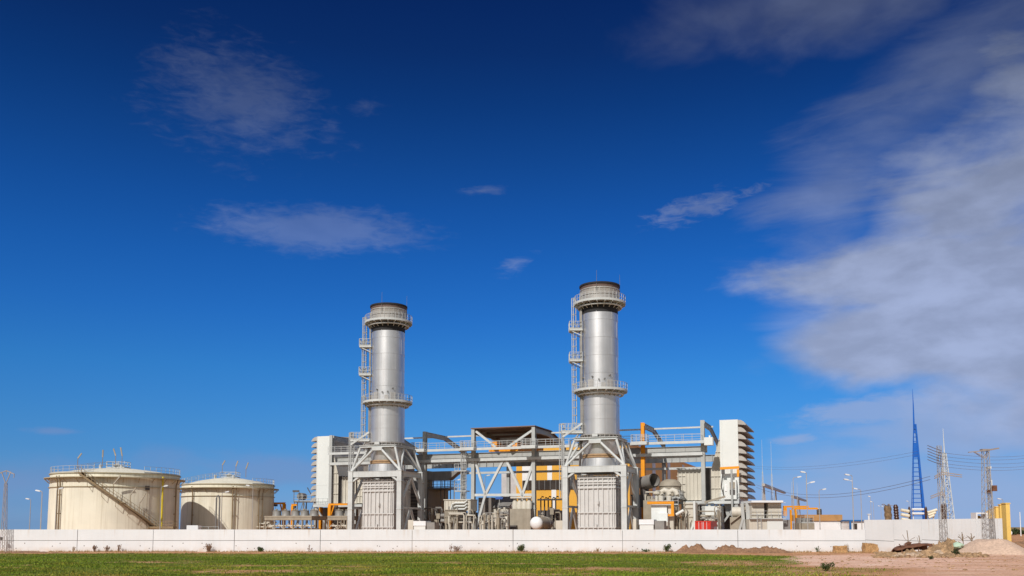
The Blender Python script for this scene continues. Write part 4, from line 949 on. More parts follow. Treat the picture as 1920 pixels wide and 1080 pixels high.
b.box(a0-.1, a1+.1, 3.85, 7.1, z1+.003, z1+.15); cb.part('rib', b, 'panel_cream'); b = MB()
for k in range(3): z = z1-.5-k*.55; b.path([(a0+1.5+.2*k, 3.7, z-1.2), (a0+1.6+.2*k, 3.7, z-.3), (a0+2.2+.2*k, 3.7, z), (a1-1, 3.7, z), (a1-.5, 3.7, z+.4)], .14, 8)
cb.part('pipe', b, 'panel_white')
# pump skids and other machines: built from individual bodies with pipes
def machine(px0, px1, py0, t, dep, label, seed, m='machine_beige', m2='machine_grey', name='pump_skid'):
    r = random.Random(seed); s0, zt = sz(px0, py0, t); s1 = s_at(px1, t, 4); W = s1-s0
    th = Thing(name, label, 'machinery', ((s0+s1)/2, t, 0), 'plant'); b = MB(); b.box(s0, s1, t+.5, t+dep, 0, 2.6); b.box(s0+W*.08, s0+W*.5, t+.6, t+dep*.8, 2.6, 2.6+(zt-2.6)*.7); th.part('base', b, m)
    b = MB(); z = 2.6+(zt-2.6)*.45; b.tube((s0+W*.52, t+.9, z), (s1-W*.05, t+.9, z), min(.7, (zt-2.6)*.33), 16); b.tube((s0+W*.6, t+.9, z), (s0+W*.6, t+.9, zt), .2, 10); b.tube((s0+W*.86, t+.9, z), (s0+W*.86, t+.9, zt-.4), .14, 8); th.part('motor', b, m2)
    b = MB()
    for k in range(4): x = s0+W*(.1+.8*r.random()); za, zb = 2.0, zt-r.random()*.9; x2 = x+r.uniform(-1, 1)*W*.2; b.path([(x, t+.25, za), (x, t+.25, zb-.25), (x+.1*(1 if x2 > x else -1), t+.25, zb), (x2, t+.25, zb), (x2, t+.6, zb-.6)], .09+.05*r.random(), 7)
    th.part('pipework', b, 'panel_cream'); b = MB(); rail(b, [(s0, t, 2.7), (s1, t, 2.7)], 1.1, .06, .8); b.box(s0, s1, t-.05, t+.5, 2.55, 2.7); th.part('railing', b, 'rail_pale'); return th
machine(896, 918, 962, 2.5, 3, 'pump set with pale pipes between the gantry column and the dark square hut', 3)
machine(905, 932, 972, .5, 2, 'small pump bench with a slanting leg near the middle of the plant', 5, 'machine_grey', 'panel_cream')
machine(928, 952, 951, 5.5, 3, 'cream stacked valve boxes beside the rear column', 8, 'panel_cream', 'panel_cream', 'valve_station')
b = MB(); pbox(b, 822, 888, 961, 990, 10, 2, 0); single('dark_backing', 'long dark backing box added behind the cream cabinet', 'building', b, 'machine_dark', (s_at(850, 10), 10, 0), 'plant', smooth=False)  # dark box added to give the gap behind the cabinet its dark depth
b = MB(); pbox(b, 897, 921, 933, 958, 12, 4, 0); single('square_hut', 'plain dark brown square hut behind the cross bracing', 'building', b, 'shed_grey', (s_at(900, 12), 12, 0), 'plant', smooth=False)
th = Thing('slant_roof_hut', 'hut with a dark sloping roof and cream side behind the cross bracing', 'building', (s_at(928, 13), 13, 0), 'plant'); b = MB(); a0, a1, z0, z1 = pbox(b, 924, 953, 952, 960, 13, 4, 0); th.part('wall', b, 'panel_cream', smooth=False); b = MB(); b.prism([(-.3, z1+.01), (4.4, z1+2.0), (4.4, z1+2.15), (-.3, z1+.15)], (a0-.2, 13, 0), (0, 1, 0), (0, 0, 1), (a1-a0+.4, 0, 0)); th.part('roof', b, 'machine_grey')
b2 = MB(); sa_, za_ = sz(929, 932, 11); sb_, zb_ = sz(943, 936, 11); b2.box(sa_, sb_, 11, 11.06, zb_, za_); so2 = Thing('blue_sign', 'small blue sign board on a post behind the cross bracing', 'sign', ((sa_+sb_)/2, 11, 0), 'plant'); so2.part('board', b2, 'sign_blue'); b2 = MB(); b2.beam(((sa_+sb_)/2, 11.12, 0), ((sa_+sb_)/2, 11.12, za_), .1); so2.part('post', b2, 'steel_grey')
# beige housing with vertical silencers
th = Thing('silencer_block', 'beige block with pale vertical silencer pots behind the middle bracing', 'machine housing', (s_at(975, 5), 5, 0), 'plant'); b = MB(); a0, a1, z0, z1 = pbox(b, 956, 995, 954, 984, 5, 3, 0); th.part('housing', b, 'machine_beige', smooth=False)
for k in range(4): b = MB(); x = a0+.6+k*(a1-a0-1.2)/3; b.lathe(x, 6, [(.5, z1+.003), (.5, z1+1.1), (.32, z1+1.5), (.32, z1+1.8), (0, z1+1.8)], 16); th.part('silencer_pot', b, 'panel_cream')
b = MB(); b.path([(a0, 5.4, z1+1.9), (a1, 5.4, z1+1.9)], .17, 8); th.part('header_pipe', b, 'panel_cream'); b = MB(); b.box(a0+.2, a0+1.4, 4.4, 4.99, 0, 3.6); th.part('junction_box', b, 'machine_dark')
# domed horizontal vessel
hv = Thing('horizontal_vessel', 'white domed horizontal pressure vessel lying on saddles behind the white wall', 'vessel', (s_at(1003, 0), 0, 0), 'plant'); sx0, zv = sz(1003, 981, 0); rv = 1.1
b = MB(); prof = [(rv*math.sin(k*math.pi/16), -.75*math.cos(k*math.pi/16)) for k in range(9)]; m_ = MB(); m_.lathe(0, 0, prof+[(rv, .05)], 36)
b.add([(sx0+p[0], p[2]+.75, zv+p[1]) for p in m_.v], m_.f); hv.part('dome_end', b, 'white_paint', fix=False); b = MB(); m_ = MB(); m_.lathe(0, 0, [(rv-.01, .051), (rv, .12), (rv, 5.5), (0, 5.5)], 36); b.add([(sx0+p[0], p[2]+.75, zv+p[1]) for p in m_.v], m_.f); hv.part('shell', b, 'machine_beige'); b = MB()  # vessel body painted darker than the dome to stand for its shaded side
for y_ in (1.8, 5): b.box(sx0-.9, sx0+.9, y_, y_+.4, 0, zv-rv*.72)
hv.part('saddle', b, 'machine_grey')
b = MB(); b.lathe(0, 0, [(rv+.02, 3.9), (rv+.07, 3.92), (rv+.07, 4.05), (rv+.02, 4.07)], 36, closed=True); bb = MB(); bb.add([(sx0+p[0], p[2]+.75, zv+p[1]) for p in b.v], b.f); hv.part('band', bb, 'machine_grey')
th = Thing('pipe_manifold', 'row of dark vertical pipes and valves in front of the yellow hall', 'pipework', (s_at(1025, 16), 16, 0), 'plant'); b = MB()
for k in range(5): s_ = s_at(1014+k*7, 16, 6); z_ = sz(1015, 931+2*(k % 2), 16)[1]; b.path([(s_, 16, 0), (s_, 16, z_-.3), (s_+.25, 16, z_), (s_+.55, 16, z_-.1)], .13, 7)
th.part('pipe', b, 'machine_dark'); b = MB(); z_ = sz(1015, 937, 16)[1]; b.path([(s_at(1008, 15.8, 6), 15.8, z_), (s_at(1056, 15.8, 6), 15.8, z_)], .16, 8); th.part('header_pipe', b, 'panel_cream'); b = MB(); pbox(b, 1008, 1046, 957, 985, 16.5, 3, 0); th.part('housing', b, 'machine_dark', smooth=False)
b = MB(); pbox(b, 1042, 1056, 976, 990, 3, 2, 0); single('control_cabinet', 'pale box cabinet right of the white domed vessel', 'cabinet', b, 'panel_cream', (s_at(1049, 3), 3, 0), 'plant', smooth=False)
# white ribbed boxes on the wall line beside each stack frame
def lid_box(px0, px1, py0, t, label):
    s0, zt = sz(px0, py0, t); s1 = s_at(px1, t, 4); th = Thing('lidded_box', label, 'container', (s0, t, 0), 'plant', 'white lidded boxes behind the wall'); b = MB(); b.box(s0+.08, s1-.08, t+.05, t+1.9, 0, zt-.75); th.part('body', b, 'panel_white')
    b = MB(); b.box(s0, s1, t, t+2, zt-.747, zt); b.box(s0-.02, s1+.02, t-.05, t-.003, zt-.77, zt-.7); th.part('lid', b, 'white_paint'); b = MB(); b.box(s1+.05, s1+1.5, t+.3, t+2, 0, zt-.2); th.part('side_unit', b, 'machine_grey')
lid_box(775, 798, 977, -6.5, 'white lidded box beside the left stack frame')
lid_box(1198, 1226, 974, -6.5, 'white lidded box beside the right stack frame, left of the grey enclosure')
b = MB(); pbox(b, 765, 775, 975, 992, -5.5, 2.2, 0); single('slatted_cabinet', 'narrow cream slatted cabinet at the foot of the left stack frame', 'cabinet', b, 'panel_cream', (s_at(770, -5.5), -5.5, 0), 'plant', smooth=False)
b = MB(); pbox(b, 1187, 1193, 973, 992, -5.5, 1.5, 0); single('slatted_cabinet', 'narrow cream cabinet at the foot of the right stack frame', 'cabinet', b, 'panel_cream', (s_at(1190, -5.5), -5.5, 0), 'plant', smooth=False)
def bundle(px0, px1, pya, pyb, t, n, label, seed, mats=('machine_beige', 'panel_cream', 'machine_grey')):
    r = random.Random(seed); th = Thing('pipe_bundle', label, 'pipework', (s_at((px0+px1)/2, t), t, 0), 'plant')
    for q, mm in enumerate(mats):
        b = MB()
        for k in range(n):
            a, z = sz(r.uniform(px0, px1), r.uniform(pya, pyb), t); y_ = t+r.uniform(0, 2); a2 = sz(r.uniform(px0, px1), 980, t)[0]
            if r.random() < .55: b.path([(a, y_, 0), (a, y_, z-.3), (a+(.15 if a2 > a else -.15), y_, z), (a2, y_, z), (a2+(.1 if a2 > a else -.1), y_+.1, z-.4), (a2, y_+.1, z-r.uniform(1, 3))], r.uniform(.06, .15), 6)
            elif r.random() < .5: b.box(a-.35, a+.35, y_, y_+.5, z-r.uniform(.5, 1.3), z); b.beam((a, y_+.2, 0), (a, y_+.2, z-.4), .12)
            else: b.tube((a, y_, 0), (a, y_, z), r.uniform(.08, .2), 8); b.tube((a, y_, z-.6), (a, y_, z-.45), .3, 10)
        th.part('pipe', b, mm)
bundle(838, 885, 955, 982, .2, 7, 'crowd of pipes and valves before the cream cabinet', 41)
bundle(894, 952, 955, 984, -.5, 8, 'crowd of pipes and small boxes below the cross bracing', 42)
bundle(1006, 1052, 950, 982, 11, 6, 'dark and pale pipes before the lower yellow hall wall', 43, ('machine_dark', 'machine_beige', 'panel_cream'))
bundle(626, 650, 952, 982, 7.5, 6, 'pale pipes between the left orange crane and the stack frame', 44)
bundle(1204, 1262, 918, 945, 3.4, 7, 'pale pipes and boxes around the round duct mouth', 45)
bundle(1300, 1352, 944, 975, 4.6, 6, 'pipes before the long pale casing under the right filter house', 46)
bundle(1386, 1412, 944, 980, 6, 6, 'pipes between the right filter house legs and the electrical house', 47)
bundle(786, 832, 948, 984, 6, 6, 'dark and beige pipes before the brownish machine shed', 48, ('machine_dark', 'machine_beige', 'machine_grey'))
# ------------------------------------------------------------------ right turbine unit
en = Thing('grey_enclosure', 'pale grey stepped enclosure with an orange beam along its top', 'machine housing', (s_at(1222, -2), -2, 0), 'plant'); b = MB()
pbox(b, 1221, 1251, 947, 992, -2, 4, 0); pbox(b, 1232, 1252, 962, 992, -2.9, .9, 0); en.part('housing', b, 'panel_white', smooth=False); b = MB(); pbox(b, 1252.5, 1263, 948, 992, -1.8, 4, 0); pbox(b, 1233, 1252, 978, 992, -3.6, .7, 0); en.part('annex', b, 'panel_cream', smooth=False)
b = MB(); a0, z0 = sz(1214, 943, -2.4); a1, z1 = sz(1264, 943, -2.4); b.hbeam((a0, -2.4, z0), (a1, -2.4, z0), .4, .45, .08); b.box(a0, a1, -2.6, -2.55, z0-.2, z0+.2); zz = sz(1264, 964, -2.4)[1]; b.beam((a1-.25, -2.4, z0-.2), (a1-.25, -2.4, zz), .42); b.box(a1-1.3, a1, -2.65, -2.2, zz-.3, zz); en.part('lifting_beam', b, 'orange')
b = MB(); zt = sz(1221, 947, -2)[1]; rail(b, [(a0, 1, zt+.05), (a1, 1, zt+.05)], 1.3, .07, .9); en.part('railing', b, 'rail_pale')
# vent hoods on the unit behind
vh = Thing('vent_stack_group', 'pale machine block topped by a big tilted round duct mouth and bent vents', 'machine housing', (s_at(1235, 4), 4, 0), 'plant'); b = MB(); pbox(b, 1206, 1262, 938, 992, 2.5, 5, 0); vh.part('housing', b, 'machine_beige', smooth=False)
b = MB(); a, z = sz(1222, 903, 5); c = Vector((a-.6, 5.6, z)); dv = Vector((.75, -.62, .12)).normalized(); m_ = MB(); m_.tube(c-dv*1.6, c+dv*1.5, 1.15, 24, caps=False); m_.tube(c+dv*1.5, c-dv*1.6, .98, 24, caps=False); vh.part('duct_mouth', m_, 'machine_grey', fix=False)
b.v = []; b.f = []; b.tube(c-dv*1.2-Vector((0,0,.2)), c-dv*1.0+Vector((0,0,.2)), .97, 20); b.beam(c-dv*1.2, c-dv*1.2-Vector((0,0,4)), 1.2); vh.part('duct_throat', b, 'machine_dark')
b = MB(); a, z = sz(1254, 906, 5); b.lathe(a, 6.2, [(1.75, z-2.6), (1.75, z-.5), (1.9, z-.45), (1.55, z+.25), (.9, z+.65), (0, z+.75)], 24); vh.part('round_hood', b, 'machine_beige'); b = MB(); rail(b, [(a-2, 4.2, z-2.5), (a+1.9, 4.2, z-2.5), (a+1.9, 8, z-2.5)], 1.3, .08, .8); b.box(a-2, a+2, 4.1, 8.2, z-2.65, z-2.5); vh.part('railing', b, 'rail_pale')
for px in (1239, 1254):
    b = MB(); a, z = sz(px, 920, 2.2); b.path([(a, 2.2, z-3.2), (a, 2.2, z-.8), (a+.15, 2.2, z-.2), (a+.6, 2.2, z+.1), (a+1.1, 2.2, z-.1), (a+1.3, 2.2, z-.7)], .42, 12); vh.part('bent_vent', b, 'panel_cream')
b = MB(); a, z = sz(1231, 922, 2.2); b.lathe(a, 2.2, [(.25, z-3), (.25, z-.6), (.6, z-.35), (.6, z), (0, z+.15)], 16); vh.part('mushroom_vent', b, 'panel_cream')
mc = Thing('pipe_tangle', 'crowded upright pipes and rods between the grey enclosure and the cream hopper', 'pipework', (s_at(1272, -1), -1, 0), 'plant'); b = MB(); r = random.Random(12)
for k in range(22): px = r.uniform(1264, 1290); a, z = sz(px, r.uniform(938, 978), -1); yy = -1+r.random()*2; b.path([(a, yy, 0), (a+r.uniform(-.1, .1), yy, z-.2), (a+r.uniform(-.5, .5), yy+.2, z)], r.uniform(.05, .12), 6)
mc.part('pipe', b, 'machine_beige'); b = MB(); a, z = sz(1268, 965, -1.5); a2, z2 = sz(1282, 957, -1.5); b.tube((a, -1.5, z), (a2, -1.5, z2), .25, 10); mc.part('slanting_pipe', b, 'panel_white')
hp = Thing('duct_hopper', 'cream tapering duct hopper with a pale post under the right intake duct', 'machine housing', (s_at(1292, 1), 1, 0), 'plant'); a0, z0 = sz(1281, 942, 1); a1, _ = sz(1301, 942, 1); a2, _ = sz(1286, 990, 1); b = MB(); b.prism([(a0, z0), (a1, z0), (a1, 0), (a2+1.2, 0), (a2, 3)], (0, 1, 0), (1, 0, 0), (0, 0, 1), (0, 3.5, 0)); hp.part('hopper', b, 'panel_cream', smooth=False)
b = MB(); b.box(a0, a1, .9, .997, z0-1.0, z0-.85); b.box(a0, a1, .9, .997, z0-.35, z0-.2); b.box(a0+.5, a1, .92, .997, 4.8, 4.95); b.box(a0+.5, a0+.65, .85, .997, 4.3, 5.2); hp.part('rib', b, 'machine_beige'); b = MB(); b.tube((a1+.15, .5, 0), (a1+.15, .5, z0+.2), .2, 10); b.beam((a1+.1, .6, 4.2), (a0+.8, .6, 1.8), .3); hp.part('post', b, 'panel_white')
lh = Thing('lower_casing', 'long pale casing with rails under the right filter house', 'machine housing', (s_at(1325, 6), 6, 0), 'plant'); b = MB(); a0, a1, z0, z1 = pbox(b, 1322, 1352, 949, 990, 6, 4, 0); lh.part('housing', b, 'panel_white', smooth=False); b = MB()
for z in (3.6, 4.4, 5.2): b.path([(a0, 5.8, z), (a1, 5.8, z)], .05, 5)
b.beam((a0+.6, 5.7, 3), (a1-.2, 5.7, 5.6), .35); b.beam((a0, 5.6, z1+.6), (a1+.8, 5.6, z1+1.5), .3); lh.part('rail', b, 'machine_beige')
rc = Thing('shipping_container', 'red corrugated shipping container standing behind the white wall', 'container', (s_at(1303, -14), -14, 0), 'plant'); s0, zt = sz(1303, 977, -14); s1 = s_at(1333, -14, 3); b = MB(); b.box(s0, s1, -14, -8, 1.0, zt); bo = rc.part('body', b, 'red_paint', smooth=False); b = MB()
for x in (s0+.08, s1-.08, (s0+s1)/2): b.box(x-.07, x+.07, -14.06, -14.003, 1.0, zt)
b.box(s0, s1, -14.06, -14.003, zt-.14, zt+.02); b.box(s1+.003, s1+.06, -14, -8, zt-.14, zt+.02); rc.part('frame', b, 'red_paint', bo)
b = MB()
for x in (s0+.55, s0+1.0, s1-.55, s1-1.0): b.tube((x, -14.1, 1.1), (x, -14.1, zt-.1), .03, 6)
rc.part('lock_rod', b, 'white_paint'); b = MB(); cu = bpy.data.curves.new('txt', 'FONT')
b = MB()
for k in range(5): b.box(s1+.004, s1+.02, -11.2+k*.55, -10.85+k*.55, zt-1.15, zt-.8)
rc.part('lettering', b, 'white_paint')
# jib on the right filter house
s_, z_ = sz(1362, 878, 7.6); s2_, _ = sz(1386, 878, 7.6); th = Thing('davit_crane', 'small orange davit beam on a grey post in front of the right filter house', 'crane', (s_, 7.6, 0), 'plant'); b = MB(); b.beam((s_-1, 7.6, z_), (s2_, 7.6, z_+.1), .35, .4); b.beam((s2_-.2, 7.6, z_-.2), (s2_-.2, 7.6, sz(1386, 894, 7.6)[1]), .35); th.part('beam', b, 'orange'); b = MB(); b.tube((s_+.8, 7.6, 0), (s_+.8, 7.6, z_-.2), .17, 8); th.part('post', b, 'steel_grey'); b = MB(); b.box(s_-.8, s_-.3, 7.4, 7.9, z_-.9, z_-.2); b.path([(s_-.6, 7.6, z_-.9), (s_-.9, 7.7, z_-3), (s_-.5, 7.7, z_-4.5)], .1, 5); th.part('hoist', b, 'machine_dark')
th = Thing('access_unit', 'pale access unit with a barred window on the right filter house platform', 'machine housing', (s_at(1375, 8), 8, 7.5), 'plant'); b = MB(); a0, a1, z0, z1 = pbox(b, 1357, 1381, 900, 936, 7.8, 1.0); th.part('housing', b, 'panel_white', smooth=False); b = MB(); w0, w1, q0, q1 = pbox(b, 1368, 1378, 904, 916, 7.7, .097); th.part('window', b, 'machine_beige'); b = MB(); b.box(w0, w1, 7.62, 7.7, q0-.9, q0-.15); th.part('grille', b, 'machine_dark'); b = MB(); pbox(b, 1359, 1363, 909, 921, 7.7, .097); th.part('panel', b, 'hall_white')
th = Thing('tank_cradle', 'cream horizontal tank with sloping tray under the right filter house', 'machinery', (s_at(1380, 5), 5, 0), 'plant'); b = MB(); a0, z0 = sz(1372, 960, 5); a1, _ = sz(1390, 960, 5); b.tube((a0, 6, z0), (a1, 6, z0), .8, 20); th.part('tank', b, 'panel_cream'); b = MB(); b.prism([(a0-.2, 3.9), (a1, 5.2), (a1, 5.4), (a0-.2, 4.1)], (0, 4.6, 0), (1, 0, 0), (0, 0, 1), (0, 1.2, 0)); b.box(a0-.3, a1+.4, 5, 8, 0, z0-.8); th.part('tray', b, 'machine_beige'); b = MB(); b.beam((a0+.3, 4.4, 0), (a1+.3, 4.4, 4.6), .35); b.beam((a1+.6, 4.6, 0), (a1+.2, 4.6, 7), .5); b.beam((a1+1.2, 4.9, 0), (a1+1.0, 4.9, 7.2), .6); th.part('strut', b, 'steel_grey')
# electrical house at the right end of the unit
Ye = 141; ex0, ex1 = xat(1404, Ye), xat(1466, Ye); zt = zat(943, Ye); zm = zat(972, Ye)
eh = Thing('electrical_house', 'cream two tier electrical house with a white overhanging roof', 'building', (ex0, Ye, 0)); b = MB(); b.box(xat(1410, Ye), xat(1433.5, Ye), Ye, Ye+5, zm, zt); eh.part('upper_cabin', b, 'panel_cream', smooth=False); b = MB(); b.box(xat(1441, Ye), ex1, Ye, Ye+5, zm, zt); eh.part('upper_cabin', b, 'panel_cream', smooth=False)
b = MB(); b.box(xat(1434, Ye), xat(1440.5, Ye), Ye+1, Ye+4, zm, zt); eh.part('louvre', b, 'machine_dark'); b = MB(); b.box(ex0, xat(1437, Ye), Ye-.3, Ye+5.5, .5, zm-.12); eh.part('lower_cabin', b, 'panel_cream', smooth=False)
b = MB(); b.box(xat(1437.2, Ye), xat(1467, Ye), Ye-.4, Ye+5.5, .5, zm-.12); eh.part('lower_cabin', b, 'panel_white', smooth=False); b = MB(); b.box(xat(1467.2, Ye), xat(1484, Ye), Ye+.5, Ye+5.5, .5, zm-.2); eh.part('annex', b, 'machine_grey', smooth=False)
b = MB(); b.box(xat(1407, Ye), xat(1466, Ye), Ye-1, Ye+5.6, zt+.05, zt+.36); b.box(xat(1407, Ye), xat(1471.5, Ye), Ye-.7, Ye+6, zt+.003, zt+.05); eh.part('roof', b, 'white_paint'); b = MB()
for pa, pb in ((1410, 1433.5), (1441, 1466)):
    for py in (951, 960, 967): z = zat(py, Ye); b.box(xat(pa, Ye), xat(pb, Ye), Ye-.05, Ye-.003, z-.04, z+.04)
eh.part('panel_joint', b, 'machine_beige'); b = MB(); b.box(ex0, ex1+.4, Ye-.75, Ye-.303, zm-.117, zm+.02); rail(b, [(ex0, Ye-.7, zm), (ex1+.4, Ye-.7, zm)], 1.15, .06, 1.1, toe=0); ladder(b, (xat(1421, Ye), Ye-.8, 1), (xat(1421, Ye), Ye-.8, zm+1), .6); rail(b, [(ex1+.5, Ye-.7, zm), (ex1+.5, Ye+5, zm)], 1.15, .06, 1.0, toe=0); eh.part('railing', b, 'rail_pale')
# orange gantry hoist and small things beyond it
Yg = 160; gx = lambda px: xat(px, Yg); g = Thing('gantry_hoist', 'orange gantry hoist with two long horizontal beams right of the electrical house', 'crane', (gx(1480), Yg, 0)); b = MB(); z0, z1 = zat(949.5, Yg), zat(953.5, Yg)
b.beam((gx(1476), Yg+2, z0), (gx(1524), Yg+2, z0), .3, .3); b.beam((gx(1486), Yg, z1), (gx(1534), Yg, z1), .3, .32); g.part('beam', b, 'orange'); b = MB(); b.box(gx(1476), gx(1482), Yg+1.8, Yg+2.2, zat(967, Yg), z0+.1); g.part('hoist_box', b, 'orange')
for px in (1488, 1492): b = MB(); b.beam((gx(px)+(.5 if px > 1490 else 0), Yg+(0 if px > 1490 else 1.5), 0), (gx(px), Yg+(0 if px > 1490 else 1.5), z1-.16), .3); g.part('post', b, 'orange')
Yr = 158; th = Thing('round_basin', 'low grey round tank with a railing below the orange gantry hoist', 'tank', (xat(1508, Yr), Yr, .6)); b = MB(); b.cyl(xat(1508, Yr), Yr, 1.4, .6, zat(971, Yr), 24); th.part('tank', b, 'machine_grey'); b = MB(); b.box(xat(1492, Yr), xat(1520, Yr), Yr-2, Yr+1.5, .6, zat(981, Yr)); th.part('base', b, 'machine_beige'); b = MB(); rail(b, [(xat(1495, Yr), Yr-1.9, zat(981, Yr)), (xat(1519, Yr), Yr-1.9, zat(981, Yr))], 1.2, .06, .8); th.part('railing', b, 'steel_grey')
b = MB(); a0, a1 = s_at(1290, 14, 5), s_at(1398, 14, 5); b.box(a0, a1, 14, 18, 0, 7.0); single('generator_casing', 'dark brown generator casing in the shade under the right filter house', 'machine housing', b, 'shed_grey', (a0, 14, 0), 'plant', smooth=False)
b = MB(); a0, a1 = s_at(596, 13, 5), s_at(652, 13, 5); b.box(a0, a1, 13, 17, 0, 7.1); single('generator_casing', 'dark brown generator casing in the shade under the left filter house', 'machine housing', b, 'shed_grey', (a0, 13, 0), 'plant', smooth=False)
Yt = 205; tb = Thing('tan_roof_building', 'low white building with a deep tan roof edge and a dark water drum on top', 'building', (xat(1545, Yt), Yt, .5)); b = MB(); b.box(xat(1514, Yt), xat(1577, Yt), Yt+.3, Yt+9, .5, zat(977, Yt)); tb.part('wall', b, 'white_paint', smooth=False); b = MB(); b.box(xat(1509, Yt), xat(1580, Yt), Yt, Yt+9.5, zat(976.6, Yt), zat(965, Yt)); r_ = tb.part('roof', b, 'tan_roof', smooth=False); b = MB(); xd = xat(1548, Yt); zd = zat(965, Yt); b.lathe(xd, Yt+4, [(.0, zd), (.42, zd+.003), (.55, zd+.1), (.58, zd+.6), (.55, zd+.65), (.58, zd+1.1), (.5, zd+1.35), (0, zd+1.45)], 20); tb.part('water_drum', b, 'tank_black', r_); b = MB(); b.lathe(xd, Yt+4, [(.45, zd+1.4), (.47, zd+1.5), (0, zd+1.55)], 20); tb.part('drum_lid', b, 'white_paint', r_)
Yb = 200; th = Thing('blue_roof_hut', 'small white hut with a bright blue roof edge at the corner of the taller wall', 'building', (xat(1605, Yb), Yb, .6)); b = MB(); b.box(xat(1594, Yb), xat(1640, Yb), Yb, Yb+7, .6, zat(977.6, Yb)); th.part('wall', b, 'white_paint', smooth=False); b = MB(); b.box(xat(1592, Yb), xat(1641, Yb), Yb-.4, Yb+7.5, zat(977.5, Yb), zat(974.8, Yb)); b.box(xat(1592, Yb), xat(1595, Yb), Yb-.4, Yb-.003, .6, zat(977.6, Yb)); th.part('roof', b, 'blue_roof', smooth=False); b = MB(); b.box(xat(1599, Yb), xat(1607, Yb), Yb-.06, Yb-.003, .7, zat(981.5, Yb)); th.part('window', b, 'glass_dark')
# ------------------------------------------------------------------ lamp posts
def lamp(px, pytop, pxh, Y, label, size=1.0, extra=None, basez=None):
    x = xat(px, Y, 8); z = zat(pytop, Y); xh = xat(pxh, Y, 8); g = gz(x, Y) if basez is None else basez
    t = Thing('street_lamp', label, 'street lamp', (x, Y, g), group='street lamps in the plant'); b = MB(); b.tube((x, Y, g), (x, Y, z-.25), .09*size, 8, .055*size); b.path([(x, Y, z-.3), (x+(xh-x)*.12, Y, z-.05), (x+(xh-x)*.4, Y, z), (x+(xh-x)*.55, Y, z)], .05*size, 6); b.tube((x, Y, g), (x, Y, g+.5), .17*size, 8); t.part('pole', b, 'lamp_pole')
    b = MB(); sg = 1 if xh > x else -1; c = Vector((x+(xh-x)*.5, Y, z)); L_ = max(.75*size, abs(xh-x)*.55); b.prism([(0, -.02), (.15, -.1), (L_*.9, -.09), (L_, 0), (L_*.8, .12), (.2, .12), (0, .05)], c-Vector((0, .17*size, 0)), (sg, 0, 0.18*abs(1)), (0, 0, 1), (0, .34*size, 0)); t.part('lamp_head', b, 'lamp_head')
    if extra:
        for (pxe, pye, pxs) in extra:
            b = MB(); ze = zat(pye, Y); xe = xat(pxe, Y, 8); b.path([(x, Y, ze-.2), (x+(xe-x)*.5, Y, ze)], .045*size, 6); c = Vector((x+(xe-x)*.45, Y, ze)); s2 = 1 if xe > x else -1; b.prism([(0, -.02), (.15, -.1), (L_*.9, -.09), (L_, 0), (L_*.8, .12), (.2, .12), (0, .05)], c-Vector((0, .17, 0)), (s2, 0, .18), (0, 0, 1), (0, .34*size, 0)); t.part('lamp_head', b, 'lamp_head')
    return t
lamp(78.5, 921, 73, 150, 'tall lamp post just left of the large cream tank, its head turned left', 1.15)
lamp(57.5, 936, 53, 175, 'smaller lamp post between the left lattice pole and the cream tanks')
lamp(106, 916.5, 114, 136, 'lamp post standing before the left edge of the large cream tank', .9)
lamp(302, 912, 311, 136, 'lamp post before the shaded right side of the large cream tank', .9)
lamp(416, 923, 427, 150, 'lamp post before the smaller cream tank')
lamp(474, 911, 462, 150, 'lamp post at the right of the smaller cream tank, its head turned left', .9)
lamp(852, 900, 863, 165, 'lamp post in the gap right of the machine shed')
lamp(909, 892, 915, 170, 'lamp post behind the cross bracing of the gantry')
lamp(1488, 895, 1502, 150, 'lamp post with a white head rising behind the orange gantry hoist')
lamp(1513, 886, 1510, 142, 'tall lamp post with two heads in front of the tan roof', 1.1, [(1526, 905, 0)])
lamp(1536, 918, 1548, 150, 'lamp post with its head to the right before the tan roof building', .9)
lamp(1599, 891, 1590, 150, 'tall lamp post before the blue roof hut, two heads turned left', 1.1, [(1584, 900, 0)])
lamp(1614.5, 917, 1602, 165, 'thin lamp post behind the corner of the taller wall')
lamp(1638, 941, 1633.5, 230, 'faint far lamp post over the taller wall, second from its corner', .8)
lamp(1633, 931, 1633.8-2, 240, 'faint far lamp post with the highest head over the taller wall', .8)
lamp(1652, 949, 1648, 300, 'tiny far lamp post left of the brown bushing column', .9)
lamp(1658, 949.5, 1655, 310, 'tiny far lamp post directly beside the brown bushing column', .9)
lamp(1705, 940, 1702, 300, 'tiny far lamp post just left of the blue lattice tower', .9)
lamp(1881, 936, 1874, 215, 'lamp post with a white head above the yellow gate pillar', 1.2)
b = MB(); x = xat(1912.5, 230, 6); b.tube((x, 230, .9), (x, 230, zat(960, 230)), .13, 8, .09); single('flag_pole', 'bare white pole standing beyond the yellow gate pillar', 'pole', b, 'white_paint', (x, 230, .9))
b = MB(); x = xat(1629.5, 135, 4); b.tube((x, 135, .3), (x, 135, zat(965, 135)), .12, 8); b.box(x-.2, x+.2, 134.8, 135.2, zat(965, 135), zat(963.5, 135)); single('camera_post', 'short white post with a dark cap at the corner of the taller wall', 'post', b, 'white_paint', (x, 135, .3))
